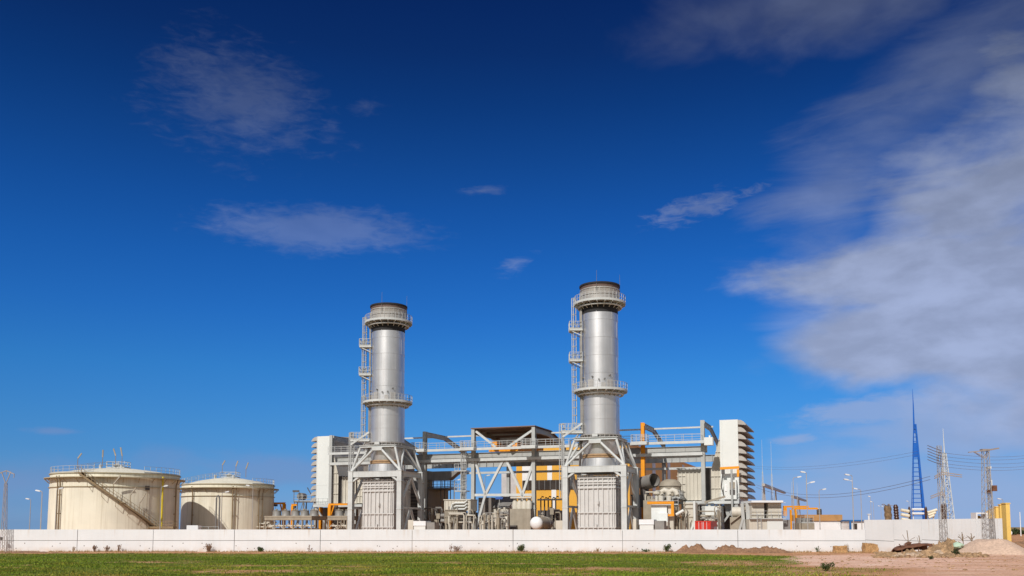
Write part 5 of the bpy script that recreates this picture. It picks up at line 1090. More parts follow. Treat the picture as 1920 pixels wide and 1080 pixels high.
# gooseneck pipes, small wall top things
b = MB(); Y = 150; x0, x1 = xat(405, Y, 5), xat(411, Y, 5); b.path([(x0, Y, 0), (x0, Y, zat(934, Y)), (x0+.1, Y, zat(930.5, Y)), ((x0+x1)/2, Y, zat(929, Y)), (x1-.1, Y, zat(931.5, Y)), (x1, Y, zat(936, Y)), (x1, Y, 2.5)], .13, 8); single('gooseneck_pipe', 'dark upright gooseneck pipe before the smaller cream tank', 'pipe', b, 'steel_dark', (x0, Y, 0))
b = MB(); Y = 132; b.box(xat(350, Y), xat(371, Y), Y, Y+1.5, .0, zat(985, Y)); single('white_crate', 'low white slatted crate showing above the wall before the tanks', 'crate', b, 'white_paint', (xat(360, Y), Y, 0))
b = MB(); rail(b, [(xat(372, Y), Y, 2.3), (xat(410, Y), Y, 2.3)], 1.1, .06, 1.2, toe=0); b.beam((xat(374, Y), Y, 0), (xat(374, Y), Y, 2.4), .08); b.beam((xat(408, Y), Y, 0), (xat(408, Y), Y, 2.4), .08); single('hand_railing', 'thin pale hand railing right of the white slatted crate', 'railing', b, 'rail_pale', (xat(390, Y), Y, 0))
# ------------------------------------------------------------------ lattice poles, masts and power lines
Y = 124.0; xb = xat(9, Y); t = Thing('lattice_pole', 'lattice power pole with a V shaped crossarm at the left end of the wall', 'power pole', (xb, Y, 0)); b = MB(); xt = xat(11.5, Y, 10); zt = zat(906, Y); lattice(b, (xb-.05, Y, 0), .62, (xt, Y, zt), .26, 15, .05, .024); t.part('mast', b, 'lattice_rust')
b = MB(); z2 = zat(883, Y)
for sg, dxx in ((-1, 1.25), (1, 1.1)): b.beam((xt, Y, zt-.1), (xt+sg*dxx*.55, Y, z2-.1), .09); b.beam((xt, Y, z2+.05), (xt+sg*dxx, Y, z2-.45), .11); b.beam((xt+sg*dxx, Y, z2-.45), (xt+sg*dxx*.95, Y, z2-.95), .07)
b.beam((xt, Y, z2), (xt, Y, z2-.5), .07); t.part('crossarm', b, 'lattice_rust'); b = MB(); b.box(xt-.35, xt-.05, Y-.3, Y-.1, 1.6, 2.0); t.part('plate', b, 'machine_dark')
# blue tower
Y = 195; t = Thing('lattice_tower', 'tall blue lattice tower tapering to a needle behind the taller wall', 'tower', (xat(1722, Y), Y, .9)); ax = xat(1713, Y, 30); b = MB(); zt = zat(795, Y); lx0, lx1 = xat(1711, Y), xat(1736, Y)
z0 = .9; zm = zat(858, Y)
def bt(k): # left and right edges with height fraction to needle base
    return lx0+(ax-.15-lx0)*k, lx1+(ax+.25-lx1)*k
zn = zt; n = 26
for i in range(n):
    k0, k1 = i/n, (i+1)/n; (l0, r0), (l1, r1) = bt(k0), bt(k1); h0, h1 = z0+(zn-z0)*k0, z0+(zn-z0)*k1; dp0, dp1 = (r0-l0)*.35, (r1-l1)*.35
    c0 = [(l0, Y, h0), (r0, Y, h0), (r0, Y+dp0, h0), (l0, Y+dp0, h0)]; c1 = [(l1, Y, h1), (r1, Y, h1), (r1, Y+dp1, h1), (l1, Y+dp1, h1)]
    for q in range(4): b.beam(c0[q], c1[q], (.5 if q == 1 else .2 if q == 0 else .12)*(1-.45*k0)); b.beam(c0[q], c0[(q+1) % 4], .17 if q == 0 else .06)
t.part('frame', b, 'blue_paint'); b = MB()
(l0, r0), (l1, r1) = bt((zm-z0)/(zn-z0)), bt((zat(830, Y)-z0)/(zn-z0)); b.prism([(l0, zm), (r0, zm), (r1, zat(830, Y)), (l1, zat(830, Y))], (0, Y-.1, 0), (1, 0, 0), (0, 0, 1), (0, .09, 0)); t.part('plate_panel', b, 'blue_paint', smooth=False)
b = MB(); b.tube((ax, Y+.3, zt-2), (ax+.05, Y+.3, zat(757, Y)), .22, 6, .12); b.tube((ax+.05, Y+.3, zat(757, Y)), (ax, Y+.3, zat(729, Y)), .11, 6, .03); t.part('needle', b, 'blue_paint');
# white mast and its crossarmed neighbour
Y = 240; xb = xat(1777, Y); t = Thing('lattice_mast', 'white lattice mast with a needle tip right of the blue tower', 'tower', (xb, Y, .9)); b = MB(); zt = zat(850, Y); xt = xat(1773, Y, 15); lattice(b, (xb, Y, .9), 3.0, (xt, Y, zt), .6, 13, .2, .1); t.part('frame', b, 'lattice_white'); b = MB(); b.tube((xt, Y, zt-.5), (xt-.1, Y, zat(803, Y)), .2, 6, .05); t.part('needle', b, 'lattice_white')
Y = 124.3; xb = xat(1769, Y); g0 = gz(xb, Y); t = Thing('lattice_pole', 'slim grey lattice pole in front of the taller wall with two drooping crossarms', 'power pole', (xb, Y, g0)); b = MB(); xt = xat(1763, Y, 10); zt = zat(836, Y); lattice(b, (xb, Y, g0-.2), .85, (xt, Y, zt), .45, 17, .06, .03); t.part('mast', b, 'lattice_grey')
for py, l, r in ((889, 1749, 1800), (926, 1742, 1768)):
    b = MB(); z = zat(py, Y); xm = xat(1764, Y, z)
    for o in (0, -.28): b.beam((xm, Y-.3, z+.25+o), (xat(l, Y, z), Y-.5, z-.35+o), .12); b.beam((xm, Y-.3, z+.25+o), (xat(r, Y, z), Y-.5, z-.15+o), .12)
    t.part('crossarm', b, 'lattice_rust')
for k in range(6):
    b = MB(); py = 838+k*5.2; z = zat(py+7, Y); xm = xat(1763, Y, z); xe = xat(1727, Y, z); b.path([(xm, Y-.3, z), ((xm+xe)/2, Y-1.2, z+.22), (xe, Y-2, z+.55)], .045, 5); t.part('insulator_string', b, 'insulator')
Y = 125.8; xb = xat(1851, Y); g0 = gz(xb, Y); t = Thing('lattice_pole', 'tall lattice pole with a flat topped crossarm at the right end of the wall', 'power pole', (xb, Y, g0)); b = MB(); xt = xat(1847.5, Y, 14); zt = zat(846, Y); lattice(b, (xb, Y, g0-.2), 1.15, (xt, Y, zt), .7, 17, .065, .034); t.part('mast', b, 'lattice_grey')
b = MB(); z = zt; x0, x1 = xat(1816, Y, z), xat(1872, Y, z)
for yy in (-.4, .4): b.beam((xt, Y+yy, z+.1), (x0, Y+yy*.2, z-.15), .12); b.beam((xt, Y+yy, z+.1), (x1, Y+yy*.4, z+.4), .2); b.beam((xt, Y+yy, z-1.0), (x0+.8, Y+yy*.4, z-.1), .08); b.beam((xt, Y+yy, z-.8), (x1-1.3, Y+yy*.4, z+.2), .08)
b.box(xt-.6, x1-1, Y-.4, Y+.4, z+.12, z+.3); t.part('crossarm', b, 'lattice_rust')
Y = 126.4; xb = xat(1861, Y); g0 = gz(xb, Y); t = Thing('lattice_pole', 'slimmer lattice pole with two dark boxes beside the flat topped pole', 'power pole', (xb, Y, g0)); b = MB(); xt = xat(1854, Y, 10); zt = zat(876, Y); lattice(b, (xb, Y, g0-.2), .6, (xt, Y, zt), .35, 17, .055, .028); t.part('mast', b, 'lattice_grey'); b = MB(); z = zat(917, Y); b.box(xt+.2, xt+.85, Y-.5, Y, z-.3, z+.5); b.box(xt-.4, xt, Y-.5, Y, z-.6, z-.1); t.part('switch_box', b, 'rusty'); b = MB(); b.box(xt-.1, xt+.35, Y-.2, Y+.2, zt-.2, zt+.1); b.tube((xt+.25, Y-.3, zat(912, Y)), (xt+.25, Y-.3, zat(900, Y)), .07, 6); t.part('lamp_cap', b, 'lamp_head')
# overhead wires
def wire(p, q, sag, label, r=.035):
    p, q = Vector(p), Vector(q); b = MB(); b.path([p.lerp(q, i/16)-Vector((0, 0, sag*4*(i/16)*(1-i/16))) for i in range(17)], r, 4)
    return single('power_line', label, 'cable', b, 'wire', tuple(p), group='overhead power lines')
for k, (py0, py1) in enumerate(((848, 853), (855, 858), (861, 866), (868, 873), (874, 878))):
    wire((xat(1764, 124.3, 10), 124.3, zat(py0, 124.3)), (xat(1935, 165, 10), 165, zat(py1, 165)), .5, 'dark power line sagging from the drooping arm pole to the right', .022)
for k, py in enumerate((915, 921)):
    Y0, Y1 = 124.3, 235; wire((xat(1748, Y0), Y0, zat(893+6*k, Y0)), (xat(1420, Y1), Y1, zat(909+5*k, Y1)), 2.6, 'dark power line sagging left from the drooping arm pole over the lamp posts', .032)
for k, py in enumerate((862, 869)):
    wire((xat(1727, 150), 150, zat(846+6*k, 150)), (xat(1400, 260), 260, zat(872+4*k, 260)), 1.5, 'faint power line crossing the sky left of the blue tower', .02)
# switchyard beams and thin lightning masts
def yard_beam(px0, py0, px1, py1, Y0, Y1, posts, label):
    a = Vector((xat(px0, Y0), Y0, zat(py0, Y0))); c = Vector((xat(px1, Y1), Y1, zat(py1, Y1))); t = Thing('switchyard_portal', label, 'steel structure', (a.x, a.y, .5), group='switchyard portals'); b = MB(); b.beam(a, c, .7, .6); t.part('beam', b, 'lattice_grey')
    for k in posts: b = MB(); p = a.lerp(c, k); b.beam((p.x-.9, p.y, .5), (p.x, p.y, p.z), .22); b.beam((p.x+1.0, p.y+1, .5), (p.x, p.y, p.z), .22); t.part('leg', b, 'lattice_grey')
yard_beam(1433, 909, 1473, 924, 205, 300, (.02, .48), 'grey switchyard portal beam above the electrical house')
yard_beam(1487, 931, 1512, 939, 240, 330, (.4,), 'smaller grey switchyard portal behind the orange gantry hoist')
for px, pyt, Y, lab in ((1430, 824, 230, 'thin white lightning mast nearest the right filter house'), (1447, 828, 225, 'thin white lightning mast above the switchyard portal'), (1484, 903, 220, 'short thin mast left of the white headed lamp post'), (1494, 905, 220, 'short thin mast right of the white headed lamp post')):
    x = xat(px, Y, 15); t = Thing('lightning_mast', lab, 'mast', (x, Y, .5)); b = MB(); zm = zat(pyt+(60 if pyt < 850 else 25), Y); lattice(b, (x, Y, .5), .95 if pyt < 850 else .4, (x, Y, zm), .16, 14, .045, .028); t.part('frame', b, 'lattice_white' if pyt < 850 else 'lattice_grey'); b = MB(); b.tube((x, Y, zm), (x, Y, zat(pyt, Y)), .05, 5, .02); t.part('needle', b, 'lattice_white')
# bushings over the taller wall
def bushing(px, pytop, w, Y, m, label, lean=0.0, cups=0):
    x = xat(px, Y); z = zat(pytop, Y); t = Thing('insulator_column', label, 'insulator', (x, Y, .8), group='bushings over the taller wall'); b = MB(); n = 14; prof = []
    for i in range(n): a = .8+(z-.8)*i/n; e = .8+(z-.8)*(i+.5)/n; prof += [(w, a), (w*.78, e)]
    b.lathe(x, Y, prof+[(w*.5, z), (0, z)], 16); b.v = [(p[0]+lean*(p[2]-.8), p[1], p[2]) for p in b.v]; t.part('ribbed_body', b, m)
    for k in range(cups): b = MB(); zz = z-.9-k*.75; b.tube((x+w, Y-.3, zz), (x+w+1.3, Y-.3, zz-.25), .25, 10, .3); t.part('insulator', b, 'ceramic_cream')
bushing(1684, 946, .42, 150, 'ceramic_dark', 'dark bushing with cream insulators to its right', -.05, 3)
bushing(1706, 950, .2, 150, 'ceramic_dark', 'thin dark bushing at the left foot of the blue tower')
bushing(1737, 950, .24, 150, 'ceramic_dark', 'dark bushing at the right foot of the blue tower')
bushing(1768, 945, .26, 150, 'ceramic_dark', 'dark bushing behind the slim grey lattice pole, left one of a close pair')
bushing(1774, 944, .24, 150, 'ceramic_dark', 'dark bushing behind the slim grey lattice pole, right one of a close pair')
b = MB(); Y = 150; x = xat(1752, Y)
for k in range(3): z = zat(957+k*5, Y); b.tube((x-1.1+.1*k, Y, z-.35), (x+.5-.25*k, Y, z+.1), .2, 10, .24)
b.beam((x-1, Y+.2, .8), (x+.3, Y+.2, zat(957, Y)), .15); single('cream_insulators', 'three slanting cream insulators right of the blue tower foot', 'insulator', b, 'ceramic_cream', (x, Y, .8))
b = MB(); x0, x1 = xat(1711, 150), xat(1733, 150); z = zat(955, 150); b.tube((x0, 150, z), (x1, 150, z), .18, 8); b.tube((x0, 150, z-.7), (x1, 150, z-.7), .18, 8); b.beam((x0+.3, 150.3, .8), (x0+.3, 150.3, z), .12); single('white_bus_pipe', 'pair of white horizontal bus pipes behind the blue tower foot', 'pipe', b, 'white_paint', (x0, 150, .8))
# cut palm: trunk with a few dry frond stubs
Y = 150; x = xat(1668, Y); t = Thing('palm_tree', 'brown stump of a palm with dry frond stubs above the taller wall', 'tree', (x, Y, .8)); b = MB(); z = zat(949, Y); n = 12; prof = [(.62 if i % 2 else .5, .8+(z-.8)*i/n) for i in range(n+1)]; b.lathe(x, Y, prof+[(0, z)], 14); b.v = [(p[0]-.04*(p[2]-.8), p[1], p[2]) for p in b.v]; t.part('trunk', b, 'bark'); b = MB(); rr = random.Random(9); xc = x-.04*(z-.8)
for k in range(26): a = rr.uniform(0, 6.28); l = rr.uniform(.4, 1.0); e = rr.uniform(.1, 1.2); b.path([(xc, Y, z-.1), (xc+l*.6*math.cos(a), Y+l*.6*math.sin(a), z+l*.5*e), (xc+l*math.cos(a), Y+l*math.sin(a), z+l*.45*e)], .03, 4)
t.part('crown', b, 'dry_leaf')
# ------------------------------------------------------------------ yellow gate at the right end
Y = 130; xg = xat(1884.2, Y); b = MB(); w = .29; b.box(xg-w, xg+w, Y-1.0, Y+.2, .0, zat(945, Y)); b.box(xg-w-.07, xg+w+.07, Y-1.07, Y+.27, zat(945, Y)+.003, zat(945, Y)+.15); b.box(xg-w-.06, xg+w+.06, Y-1.06, Y+.26, .0, .8)
single('gate_pillar', 'tallest yellow gate pillar closing the right end of the taller wall', 'pillar', b, 'gate_yellow', (xg, Y, 0), smooth=False)
for k, (px, py, Yk) in enumerate(((1878.3, 947, 150), (1871.2, 951, 165), (1866.8, 953, 180), (1862.6, 955, 195), (1857.4, 957.5, 210), (1852.6, 960, 225))):
    x = xat(px, Yk); w = (.15, .24, .1, .23, .3, .12)[k]; b = MB(); b.box(x-w, x+w, Yk, Yk+.5, .8, zat(py, Yk)); b.box(x-w-.08, x+w+.08, Yk-.08, Yk+.58, zat(py, Yk)+.003, zat(py, Yk)+.16)
    single('gate_pillar', ('slim yellow pillar directly left of the tallest gate pillar', 'broad yellow pillar second left of the tallest gate pillar', 'yellow pillar third left of the tallest gate pillar', 'yellow pillar fourth left of the tallest gate pillar', 'short yellow pillar fifth left of the tallest gate pillar', 'shortest yellow pillar beside the white gate frame')[k], 'pillar', b, 'gate_yellow', (x, Yk, .8), group='yellow gate pillars', smooth=False)
Y = 215; x0, x1 = xat(1831, Y), xat(1853, Y); z = zat(961, Y); t = Thing('gate_portal', 'white square gate portal frame above the taller wall', 'gate', (x0, Y, .8)); b = MB(); b.box(x0, x1, Y, Y+2.5, z-.35, z); b.box(x0, x0+.35, Y, Y+2.5, .8, z-.353); b.box(x1-.35, x1, Y, Y+2.5, .8, z-.353); t.part('frame', b, 'white_paint', smooth=False); b = MB()
for k in range(7): x = x0+.9+k*(x1-x0-1.4)/6; b.box(x-.17, x+.17, Y+2.6, Y+2.7, .8, z-.9)
b.box(x0+.4, x1-.4, Y+2.72, Y+2.8, z-1.0, z-.7); t.part('gate_leaf', b, 'gate_yellow', smooth=False)
# far road sign and hedge shrubs beyond the gate
b = MB(); Y = 235; x = xat(1893.5, Y); z = zat(999, Y); b.tube((x, Y, z), (x, Y+.06, z), .55, 20); b.tube((x, Y+.12, .9), (x, Y+.12, z), .06, 6); single('round_sign', 'round blue and white road sign right of the yellow gate pillar', 'sign', b, 'lamp_head', (x, Y, .9))
def leaf_cloud(b, c, rx, ry, rz, n, sz_, rr, up=0.0):
    for _ in range(n):
        while True:
            p = Vector((rr.uniform(-1, 1), rr.uniform(-1, 1), rr.uniform(-1, 1)))
            if p.length <= 1 and (p.length > .45 or rr.random() < .4): break
        p = Vector((c[0]+p.x*rx, c[1]+p.y*ry, c[2]+p.z*rz)); u = Vector((rr.gauss(0, 1), rr.gauss(0, 1), rr.gauss(0, 1)+up)).normalized(); v = u.cross(Vector((rr.gauss(0, 1), rr.gauss(0, 1), rr.gauss(0, 1)))).normalized(); k = sz_*rr.uniform(.6, 1.3)
        b.add([p-v*k*.4, p+u*k, p+v*k*.4, p-u*k*.6], [(0, 1, 2, 3)])
for k, (px, py, w, lab) in enumerate(((1897, 993, 2.2, 'dark shrub nearest the yellow gate pillar in the far hedge'), (1903, 990, 2.0, 'tallest dark shrub in the far hedge'), (1908, 993, 2.3, 'dark shrub left of the bare white pole in the far hedge'), (1915, 994, 2.5, 'dark shrub right of the bare white pole in the far hedge'), (1922, 995, 2.4, 'dark shrub at the right end of the far hedge'))):
    Y = 262+k*3; rr = random.Random(40+k); x = xat(px, Y); z = zat(py, Y); b = MB(); g = .9; leaf_cloud(b, (x, Y, (g+z)/2), w*.5, 1.2, (z-g)/2, 260, .3, rr, .4); t = Thing('far_shrub', lab, 'shrub', (x, Y, g), group='far hedge shrubs'); t.part('foliage', b, 'bush_dark', smooth=False, fix=False); b = MB(); b.tube((x, Y, g), (x, Y, z-.6), .1, 6, .04); t.part('stem', b, 'bark')
# ------------------------------------------------------------------ plants along the foot of the wall
def dgy(px, dy): return wall_y(px)-dy
def weed(px, py, h, w, n, label, m='weed_dry', seed=0, dy=.7, name='dry_weed', cat='weed'):
    Y = dgy(px, dy); x = xat(px, Y, 0); g = ground_z(x, Y)-.03; rr = random.Random(seed); b = MB()
    for k in range(n):
        a = rr.uniform(0, 6.28); l = h*rr.uniform(.45, 1); sp_ = w*rr.uniform(.1, 1); ox = rr.uniform(-.25, .25)*w; p0 = Vector((x+ox, Y+rr.uniform(-.1, .1), g)); p1 = p0+Vector((sp_*math.cos(a)*.5, sp_*math.sin(a)*.3, l*.6)); p2 = p0+Vector((sp_*math.cos(a), sp_*math.sin(a)*.4, l)); b.path([p0, p1, p2], .018, 3)
        for _ in range(5): q = p1.lerp(p2, rr.random()); u = Vector((rr.gauss(0, 1), rr.gauss(0, 1), rr.gauss(.4, 1))).normalized()*rr.uniform(.06, .16); v = u.cross(Vector((0, 1, .3))).normalized()*.04; b.add([q-v, q+u, q+v], [(0, 1, 2)])
    single(name, label, cat, b, m, (x, Y, g), group='weeds along the wall', smooth=False, fix=False)
weed(137, 0, .75, .3, 9, 'thin pale dry weed under the large tank, left one of the row', 'dry_leaf', 1)
weed(177, 0, .95, .5, 26, 'bushy dry weed against the wall under the large tank', seed=2)
weed(201, 0, .95, .55, 24, 'dry weed against the wall, middle of three under the large tank', seed=3)
weed(222, 0, 1.0, .45, 18, 'tall thin dry weed, right of three under the large tank', seed=4)
weed(391, 0, 1.25, .7, 44, 'large reddish dry weed against the wall under the smaller tank', seed=5)
weed(581, 0, 1.1, .5, 8, 'two thin upright stalks by the wall below the left filter house', seed=6)
weed(845, 0, 1.3, .35, 7, 'tall thin stalk by the wall right of the left stack', seed=7)
weed(857, 0, .9, .8, 26, 'spreading dry weed by the wall right of the left stack', seed=8)
weed(1120, 0, .7, .5, 14, 'faint pale dry weed by the wall below the right stack', 'dry_leaf', 9)
weed(1212, 0, .5, .9, 22, 'low green weed by the wall right of the right stack', 'weed_green', 10)
weed(1533, 0, .9, .45, 12, 'grey green stalks by the wall left of the brown blocks', 'weed_green', 11)
weed(1588, 0, 1.15, .4, 22, 'upright dry weed directly right of the smaller brown block', 'dry_leaf', 12)
def bush(px, h, w, label, m, seed, dy=.9, n=420, Y=None, leaf=.11):
    Y = Y or dgy(px, dy); x = xat(px, Y, 0); g = ground_z(x, Y)-.03; rr = random.Random(seed); t = Thing('bush', label, 'bush', (x, Y, g)); b = MB()
    for k in range(7): a = rr.uniform(0, 6.28); d_ = rr.uniform(0, .55); leaf_cloud(b, (x+w*d_*math.cos(a), Y+w*d_*math.sin(a)*.6, g+h*rr.uniform(.35, .75)), w*.38, w*.3, h*.3, n//7, leaf, rr, .3)
    t.part('foliage', b, m, smooth=False, fix=False); b = MB()
    for k in range(6): a = rr.uniform(0, 6.28); b.path([(x, Y, g), (x+w*.3*math.cos(a), Y+w*.2*math.sin(a), g+h*.4), (x+w*.55*math.cos(a), Y+w*.3*math.sin(a), g+h*.85)], .025, 4)
    t.part('stem', b, 'bark')
bush(488, .72, .62, 'small round green bush by the wall left of the fan coolers', 'weed_green', 21)
bush(977, 1.2, .72, 'leafy green bush by the wall below the white domed vessel', 'weed_green', 22, n=560)
bush(1250, 1.15, .75, 'loose green bush by the wall left of the soil heaps', 'weed_green', 23, n=380)
bush(1551, .75, .75, 'low green bush in the foreground at the edge of the pink mud', 'weed_green', 24, Y=72.6, n=500, leaf=.08)
bush(1793, .75, .7, 'dark green bush in front of the sand pile', 'bush_dark', 25, Y=108, n=520, leaf=.1)
bush(1745.5, .45, .45, 'tiny dark bush on the pink mud in front of the rubble', 'bush_dark', 26, Y=97, n=260, leaf=.07)
# low dry tufts along the wall foot, one mass
b = MB(); rr = random.Random(77)
for k in range(3200):
    px = rr.uniform(-10, 1640)
    if nval(px*.012, 0, 1.0, 5) < -.18: continue
    Y = dgy(px, rr.choice((rr.uniform(.15, .9), rr.uniform(.4, 4)))); x = xat(px, Y, 0); g = ground_z(x, Y)-.02
    for _ in range(3): a = rr.uniform(0, 6.28); h = rr.uniform(.06, .2)+.22*rr.random()**4; b.add([(x-.03, Y, g), (x+.03, Y, g), (x+.1*math.cos(a), Y+.1*math.sin(a), g+h)], [(0, 1, 2)])
    
single('dry_grass', 'low dry grass along the foot of the white wall', 'grass', b, 'dry_leaf', (0, 124, 0), smooth=False, kind='stuff', fix=False)
# ------------------------------------------------------------------ heaps, rubble, blocks and the rusty hull
def heap(px0, px1, pytop, Y, dep, label, m, seed, rough=.25, name='soil_heap', cat='soil heap', res=.22, flat=.0, group=None):
    x0, x1 = xat(px0, Y, 0), xat(px1, Y, 0); cx, W = (x0+x1)/2, (x1-x0)/2; g = ground_z(cx, Y); Ht = zat(pytop, Y)-g; b = MB(); nx_, ny_ = int(2*W/res)+2, int(2*dep/res)+2; vs = []
    for j in range(ny_):
        for i in range(nx_):
            u, v = -1+2*i/(nx_-1), -1+2*j/(ny_-1); x, y = cx+u*W, Y+v*dep; r = math.sqrt(u*u+v*v)
            if r > 1: u, v = u/r*min(r, 1.02), v/r*min(r, 1.02)
            k = max(0, 1-r); pz_ = (min(1, k*(1+flat*2))**.85)
            nn = noise.noise(Vector((x*.9+seed, y*.9, seed)))*.6+noise.noise(Vector((x*2.6, y*2.6+seed, 3)))*.4+noise.noise(Vector((x*6, y*6+seed, 9)))*.2
            z = Ht*pz_*(1+rough*1.3*nn)+rough*.35*nn*min(1, k*4)
            vs.append((cx+u*W if r > 1 else x, Y+v*dep if r > 1 else y, ground_z(x, y)-.06+max(0, z)*(1 if r < 1 else 0)))
    b.add(vs, [(j*nx_+i, j*nx_+i+1, (j+1)*nx_+i+1, (j+1)*nx_+i) for j in range(ny_-1) for i in range(nx_-1)])
    return single(name, label, cat, b, m, (cx, Y, g), group=group, fix=False)
heap(1256, 1345, 1021.5, 121, 1.6, 'lumpy grey brown soil heap against the wall right of the loose bush', 'soil_mound', 1, .75, group='soil heaps along the wall')
heap(1318, 1412, 1021, 120.6, 1.7, 'reddish soil heap against the wall, middle one of the row', 'soil_mound', 2, .65, group='soil heaps along the wall')
heap(1372, 1492, 1023.5, 120, 1.7, 'long low soil heap at the right end of the row by the wall', 'soil_mound', 5, .6, group='soil heaps along the wall')
heap(-30, 130, 1032.5, 121, 1.6, 'low earth bank by the wall at the left lattice pole', 'soil_mound', 12, .4, group='soil heaps along the wall', res=.35)
heap(1795, 1925, 1011, 116, 5.5, 'broad smooth pile of pinkish sand before the tall lattice pole', 'sand', 4, .10, 'sand_pile', 'sand pile', .3, .30)
heap(1722, 1838, 1014.5, 120, 3.5, 'brown rubble bank between the rusty hull and the sand pile', 'rubble', 6, .8, 'rubble_bank', 'rubble', .25)
heap(1632, 1800, 1033, 105, 2.8, 'low rubble bank below the rusty hull', 'rubble', 8, .95, 'rubble_bank', 'rubble', .22)
heap(1872, 1975, 1009, 123.5, 3.5, 'earth bank right of the yellow gate pillar', 'soil_mound', 9, .4, 'earth_bank', 'soil heap', .4)
def rock(c, r, rr, sub=2):
    bm = bmesh.new(); bmesh.ops.create_icosphere(bm, subdivisions=sub, radius=1); sd = rr.uniform(0, 99); sx_, sy_, sz_ = rr.uniform(.7, 1.5), rr.uniform(.7, 1.2), rr.uniform(.45, .9); vs = []
    for v in bm.verts: n_ = 1+.45*noise.noise(v.co*1.3+Vector((sd, 0, 0)))+.2*noise.noise(v.co*3+Vector((0, sd, 0))); vs.append((c[0]+v.co.x*r*sx_*n_, c[1]+v.co.y*r*sy_*n_, c[2]+v.co.z*r*sz_*n_))
    fs = [tuple(v.index for v in f.verts) for f in bm.faces]; bm.free(); return vs, fs
rr = random.Random(31); b = MB()
for k in range(700):
    px = rr.uniform(1640, 1850); Y = rr.uniform(101, 122); x = xat(px, Y, 0); b.add(*rock((x, Y, ground_z(x, Y)+.02), rr.choice((.06, .1, .14, .2, .28, .34)), rr, 1))
for k in range(700):
    px = rr.uniform(1290, 1920); Y = rr.uniform(70, 119); x = xat(px, Y, 0)
    if crop_amount(x, Y) > .3: continue
    b.add(*rock((x, Y, ground_z(x, Y)+.01), rr.choice((.03, .04, .06, .09, .13)), rr, 1))
single('rubble', 'scattered small stones and clods on the bare earth', 'rubble', b, 'rubble', (55, 110, 0), kind='stuff', smooth=False, fix=False)
for k, (px, Y, r, lab) in enumerate(((1693, 104, .5, 'pale stone at the front left of the rubble'), (1707, 103, .65, 'wide pale boulder below the rusty hull'), (1722, 103.5, .6, 'rounded pale boulder right below the rusty hull'), (1742, 106, .55, 'yellowish boulder in the middle of the rubble'), (1760, 107, .5, 'brown boulder at the right of the rubble'), (1775, 119, .6, 'brown boulder on the rubble bank by the slim pole'), (1680, 103, .4, 'small brown boulder left of the pale stones'))):
    x = xat(px, Y, 0); b = MB(); b.add(*rock((x, Y, ground_z(x, Y)+r*.25), r, random.Random(60+k), 3)); single('boulder', lab, 'rock', b, 'stone', (x, Y, ground_z(x, Y)), group='boulders in the rubble', fix=False)
def block(px, pyt, w, d_, label, seed, tilt):
    Y = dgy(px, 1.9); x = xat(px, Y, 0); g = ground_z(x, Y); h = zat(pyt, Y)-g; bm = bmesh.new(); bmesh.ops.create_cube(bm, size=1); bmesh.ops.subdivide_edges(bm, edges=bm.edges[:], cuts=7, use_grid_fill=True)
    for v in bm.verts:
        p = v.co.copy(); q = Vector((p.x*w, p.y*d_, (p.z+.5)*h+p.x*tilt)); n_ = noise.noise(q*1.8+Vector((seed, 0, 0)))*.12+noise.noise(q*5)*.05; v.co = q+p.normalized()*n_
    b = MB(); b.add([(x+v.co.x, Y+v.co.y, g-.05+v.co.z) for v in bm.verts], [tuple(v.index for v in f.verts) for f in bm.faces]); bm.free()
    single('brown_block', label, 'block', b, 'block_brown', (x, Y, g), group='brown blocks by the wall', fix=False)
block(1575, 1023, 1.65, 1.0, 'smaller rough brown block against the white wall', 2, .05)
block(1631.5, 1018.5, 1.75, 1.1, 'taller rough brown block at the corner of the taller wall', 5, -.2)
# crumpled rusty hull: a curved shell with thickness, dark and open underneath
Y = 109; x0, x1 = xat(1676, Y, 0), xat(1745, Y, 0); g = ground_z(x0, Y); t = Thing('rusty_hull', 'crumpled rusty metal hull lying open side down on the rubble', 'wreck', (x0, Y, g)); L_ = x1-x0; nu, nv = 28, 14; outer = []
hb = zat(1036, Y)
for i in range(nu+1):
    u = i/nu; x = x0+L_*u; top = zat(1029.5-6.5*sstep(0, .22, u)-4.0*sstep(.2, .72, u)+1.0*sstep(.75, 1, u), Y); rad = 1.5*(sstep(-.05, .12, u)*(1-.55*sstep(.5, 1.0, u)))+.15
    low = zat(1037.5-2*sstep(.1, .5, u)-5*sstep(.3, 1, u), Y)
    for j in range(nv+1):
        a = math.pi*(.20+.80*j/nv); nn = .10*noise.noise(Vector((u*6, j*.5, 4)))+.05*noise.noise(Vector((u*14, j, 8)))
        outer.append((x+nn, Y-rad*math.cos(a)*1.0, low+(top-low)*math.sin(a)**.7+nn))
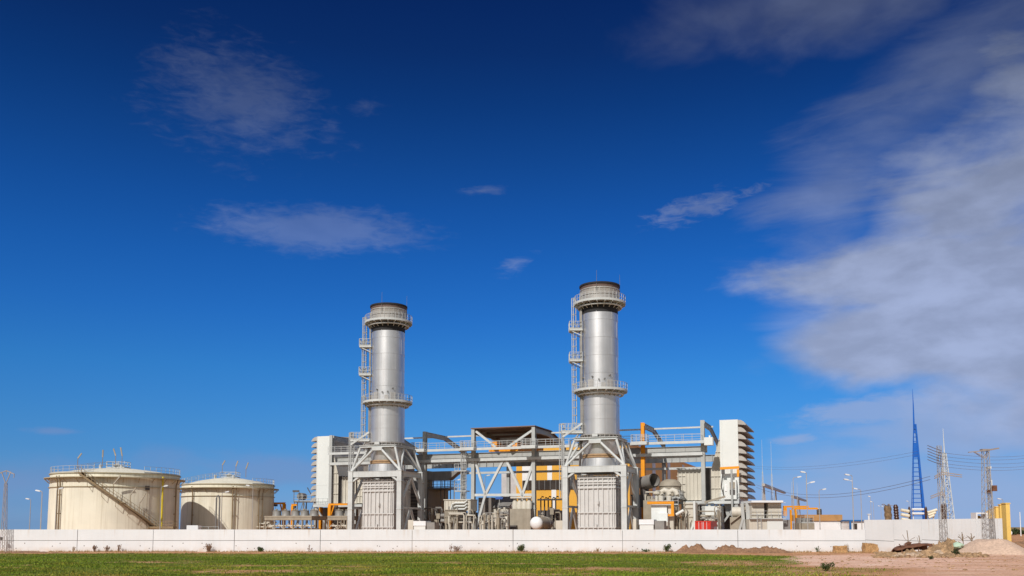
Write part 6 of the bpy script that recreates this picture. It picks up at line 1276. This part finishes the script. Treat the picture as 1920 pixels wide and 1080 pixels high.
b = MB(); fs = [(i*(nv+1)+j, (i+1)*(nv+1)+j, (i+1)*(nv+1)+j+1, i*(nv+1)+j+1) for i in range(nu) for j in range(nv)]; b.add(outer, fs); hull = t.part('shell', b, 'rusty', fix=False)
md = hull.modifiers.new('thick', 'SOLIDIFY'); md.thickness = .07; md.offset = 0
b = MB(); 
for j in range(4): k = j/4; xx = x0+L_*(.1+.6*k); b.path([(xx, Y-1.3, hb), (xx+.1, Y-1.0, hb+.7), (xx+.15, Y-.2, hb+1.0)], .06, 5)
t.part('bent_rib', b, 'rusty')
b = MB(); b.prism([(0, 0), (.55, .35), (.85, .28), (.7, 0)], (x0+L_*.28, Y-.3, zat(1021, Y)), (1, 0, 0), (0, 0, 1), (0, .5, 0)); t.part('torn_flap', b, 'rusty', smooth=False)
b = MB(); b.add(*rock((xat(1797, 117, 0), 117, ground_z(52, 117)+1.0), .55, random.Random(3), 3)); single('green_sheet', 'crumpled pale green sheet on the rubble bank', 'sheet', b, 'green_cloth', (xat(1797, 117, 0), 117, 1), fix=False)
for k, (px, py0, h, Y, lab) in enumerate(((1702, 1022, 2.3, 118, 'upright dead stick behind the rusty hull'), (1724, 1022, 1.6, 118.5, 'forked dead stick right of the upright one'), (1805, 1014, 1.5, 122, 'leaning dead branches on the rubble bank'), (1822, 1013, 1.3, 122, 'dead branches beside the sand pile'))):
    x = xat(px, Y, 0); z = zat(py0+4, Y); b = MB(); rr = random.Random(80+k); b.path([(x+.15, Y, z-.4), (x+.1, Y, z+h*.5), (x, Y, z+h*.95)], .05, 5)
    for q in range(2 if k < 2 else 9): a = rr.uniform(-1.3, 1.3); l = h*rr.uniform(.3, .7); b.path([(x+.1, Y, z+h*rr.uniform(.05, .45)), (x+.1+l*math.sin(a)*.5, Y+.1, z+h*.45), (x+.1+l*math.sin(a), Y+.1, z+h*.45+l*math.cos(a)*.6)], .025, 4)
    single('dead_branch', lab, 'branch', b, 'bark', (x, Y, z-.4), group='dead branches by the taller wall')
print('objects', len(bpy.data.objects))
